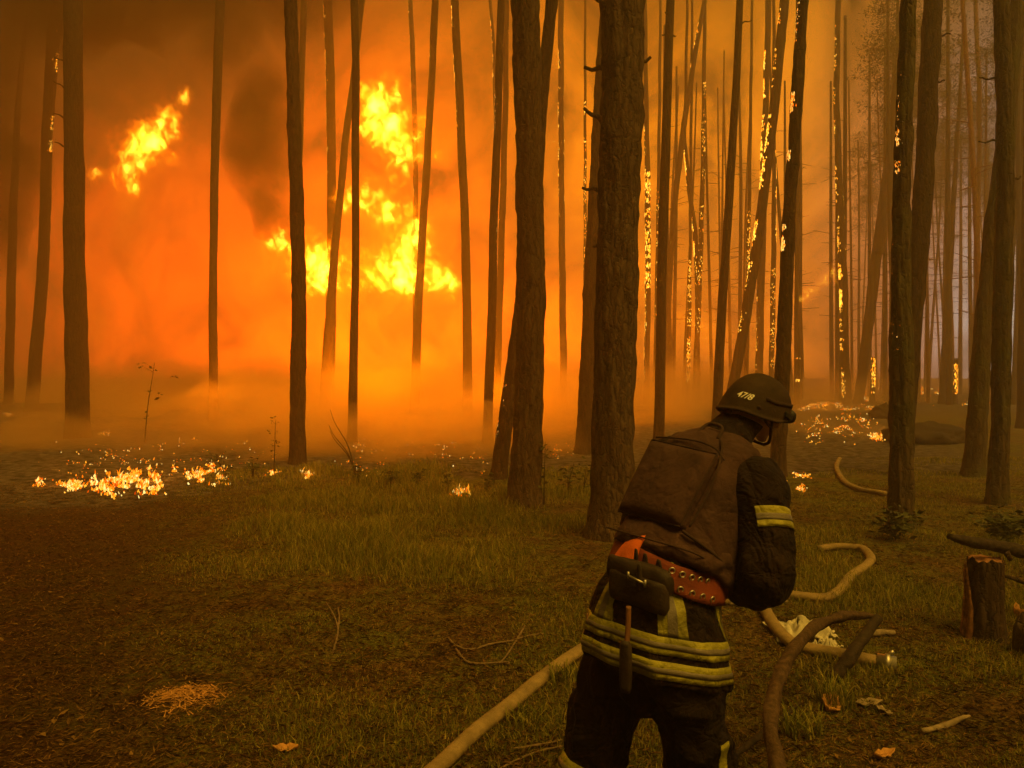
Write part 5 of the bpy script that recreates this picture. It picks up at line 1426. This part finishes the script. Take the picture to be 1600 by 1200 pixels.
def plume():
    bm = bmesh.new(); ells = []
    for (px, py, Y, rx, ry, rz) in ((60, -40, 34, 6.5, 3.5, 4.0), (210, -70, 34, 5.5, 3.5, 4.6), (330, 0, 34, 2.8, 2.6, 3.4), (-150, 60, 34, 5.0, 3.5, 7), (450, -90, 34, 4.2, 3, 4.0), (650, -170, 35, 5.4, 3, 4.0), (60, -360, 34, 15, 4, 8), (480, -360, 34, 12, 4, 6.5), (-10, 200, 35, 2.6, 2.4, 7.5), (410, 210, 35, 1.8, 1.6, 3.6), (430, 330, 35, 1.3, 1.2, 2.2), (860, -120, 36, 4, 3, 3.4)):
        c = P(px, py, Y); r_ = bmesh.ops.create_icosphere(bm, subdivisions=3, radius=1); ells.append((c.x, c.y, c.z, rx * 1.1, ry * 1.1, rz * 1.1))
        for v in r_['verts']: v.co = Vector((v.co.x * rx, v.co.y * ry, v.co.z * rz)) + c
    me = bpy.data.meshes.new('dark_smoke'); bm.to_mesh(me); bm.free()
    o = bpy.data.objects.new('dark_smoke', me); C.objects.link(o)
    md = o.modifiers.new('r', 'REMESH'); md.mode = 'VOXEL'; md.voxel_size = .6
    dg = bpy.context.evaluated_depsgraph_get(); me2 = bpy.data.meshes.new_from_object(o.evaluated_get(dg)); o.modifiers.clear(); o.data = me2
    for v in me2.vertices: v.co += Vector(mnoise.noise_vector(v.co * .35)) * 1.2
    def f(t, out, m):
        oc = t.new('ShaderNodeTexCoord').outputs['Object']
        n = t.noise(oc, .25, 5, .6, .8)
        pv = t.new('ShaderNodeVolumePrincipled'); pv.inputs['Color'].default_value = (.16, .11, .07, 1); pv.inputs['Anisotropy'].default_value = .3
        t.link(t.math('MULTIPLY', t.math('MULTIPLY', t.ramp(n, [(.36, .05), (.60, 1.0)]), 1.2), soft(t, oc, ells)), pv.inputs['Density']); t.link(pv.outputs[0], out.inputs['Volume'])
    me2.materials.clear(); me2.materials.append(mat('sooty_smoke', f)); tag(o, 'dark sooty smoke billowing over the crown flames at the top left', 'smoke', kind='stuff')
plume()

def fire_lamp(loc, power, rad, col=(1, .20, .0)):
    l = bpy.data.lights.new('fire_light', 'POINT'); l.energy = power; l.shadow_soft_size = rad; l.color = col
    o = bpy.data.objects.new('fire_light', l); C.objects.link(o); o.location = loc; return o
for px, py, Yd, pw in ((600, 190, 40, 800), (630, 400, 42, 800), (480, 410, 42, 600), (235, 220, 42, 300), (1100, 520, 50, 900), (540, 560, 34, 700), (760, 560, 34, 700), (350, 590, 27, 260), (600, 592, 27, 420), (800, 592, 27, 420), (960, 585, 28, 300)):
    fire_lamp(P(px, py, Yd), pw, 3.0 if Yd > 35 else 1.2)
# ---------------------------------------------------------------- the smoky air
def haze_box():
    x0, x1, y0, y1, z0, z1 = -110, 110, -14, 150, -1.6, 31
    V = [(x, y, z) for z in (z0, z1) for y in (y0, y1) for x in (x0, x1)]
    F = [(0, 2, 3, 1), (4, 5, 7, 6), (0, 1, 5, 4), (1, 3, 7, 5), (3, 2, 6, 7), (2, 0, 4, 6)]
    def hm(t, out, m):
        pv = t.new('ShaderNodeVolumePrincipled'); pv.inputs['Color'].default_value = (.88, .79, .52, 1)
        pv.inputs['Density'].default_value = .0092; pv.inputs['Anisotropy'].default_value = .68
        t.link(pv.outputs[0], out.inputs['Volume'])
    o = mesh_obj('haze', V, F, mat('smoky_air', hm), smooth=False); tag(o, kind='stuff')
haze_box()
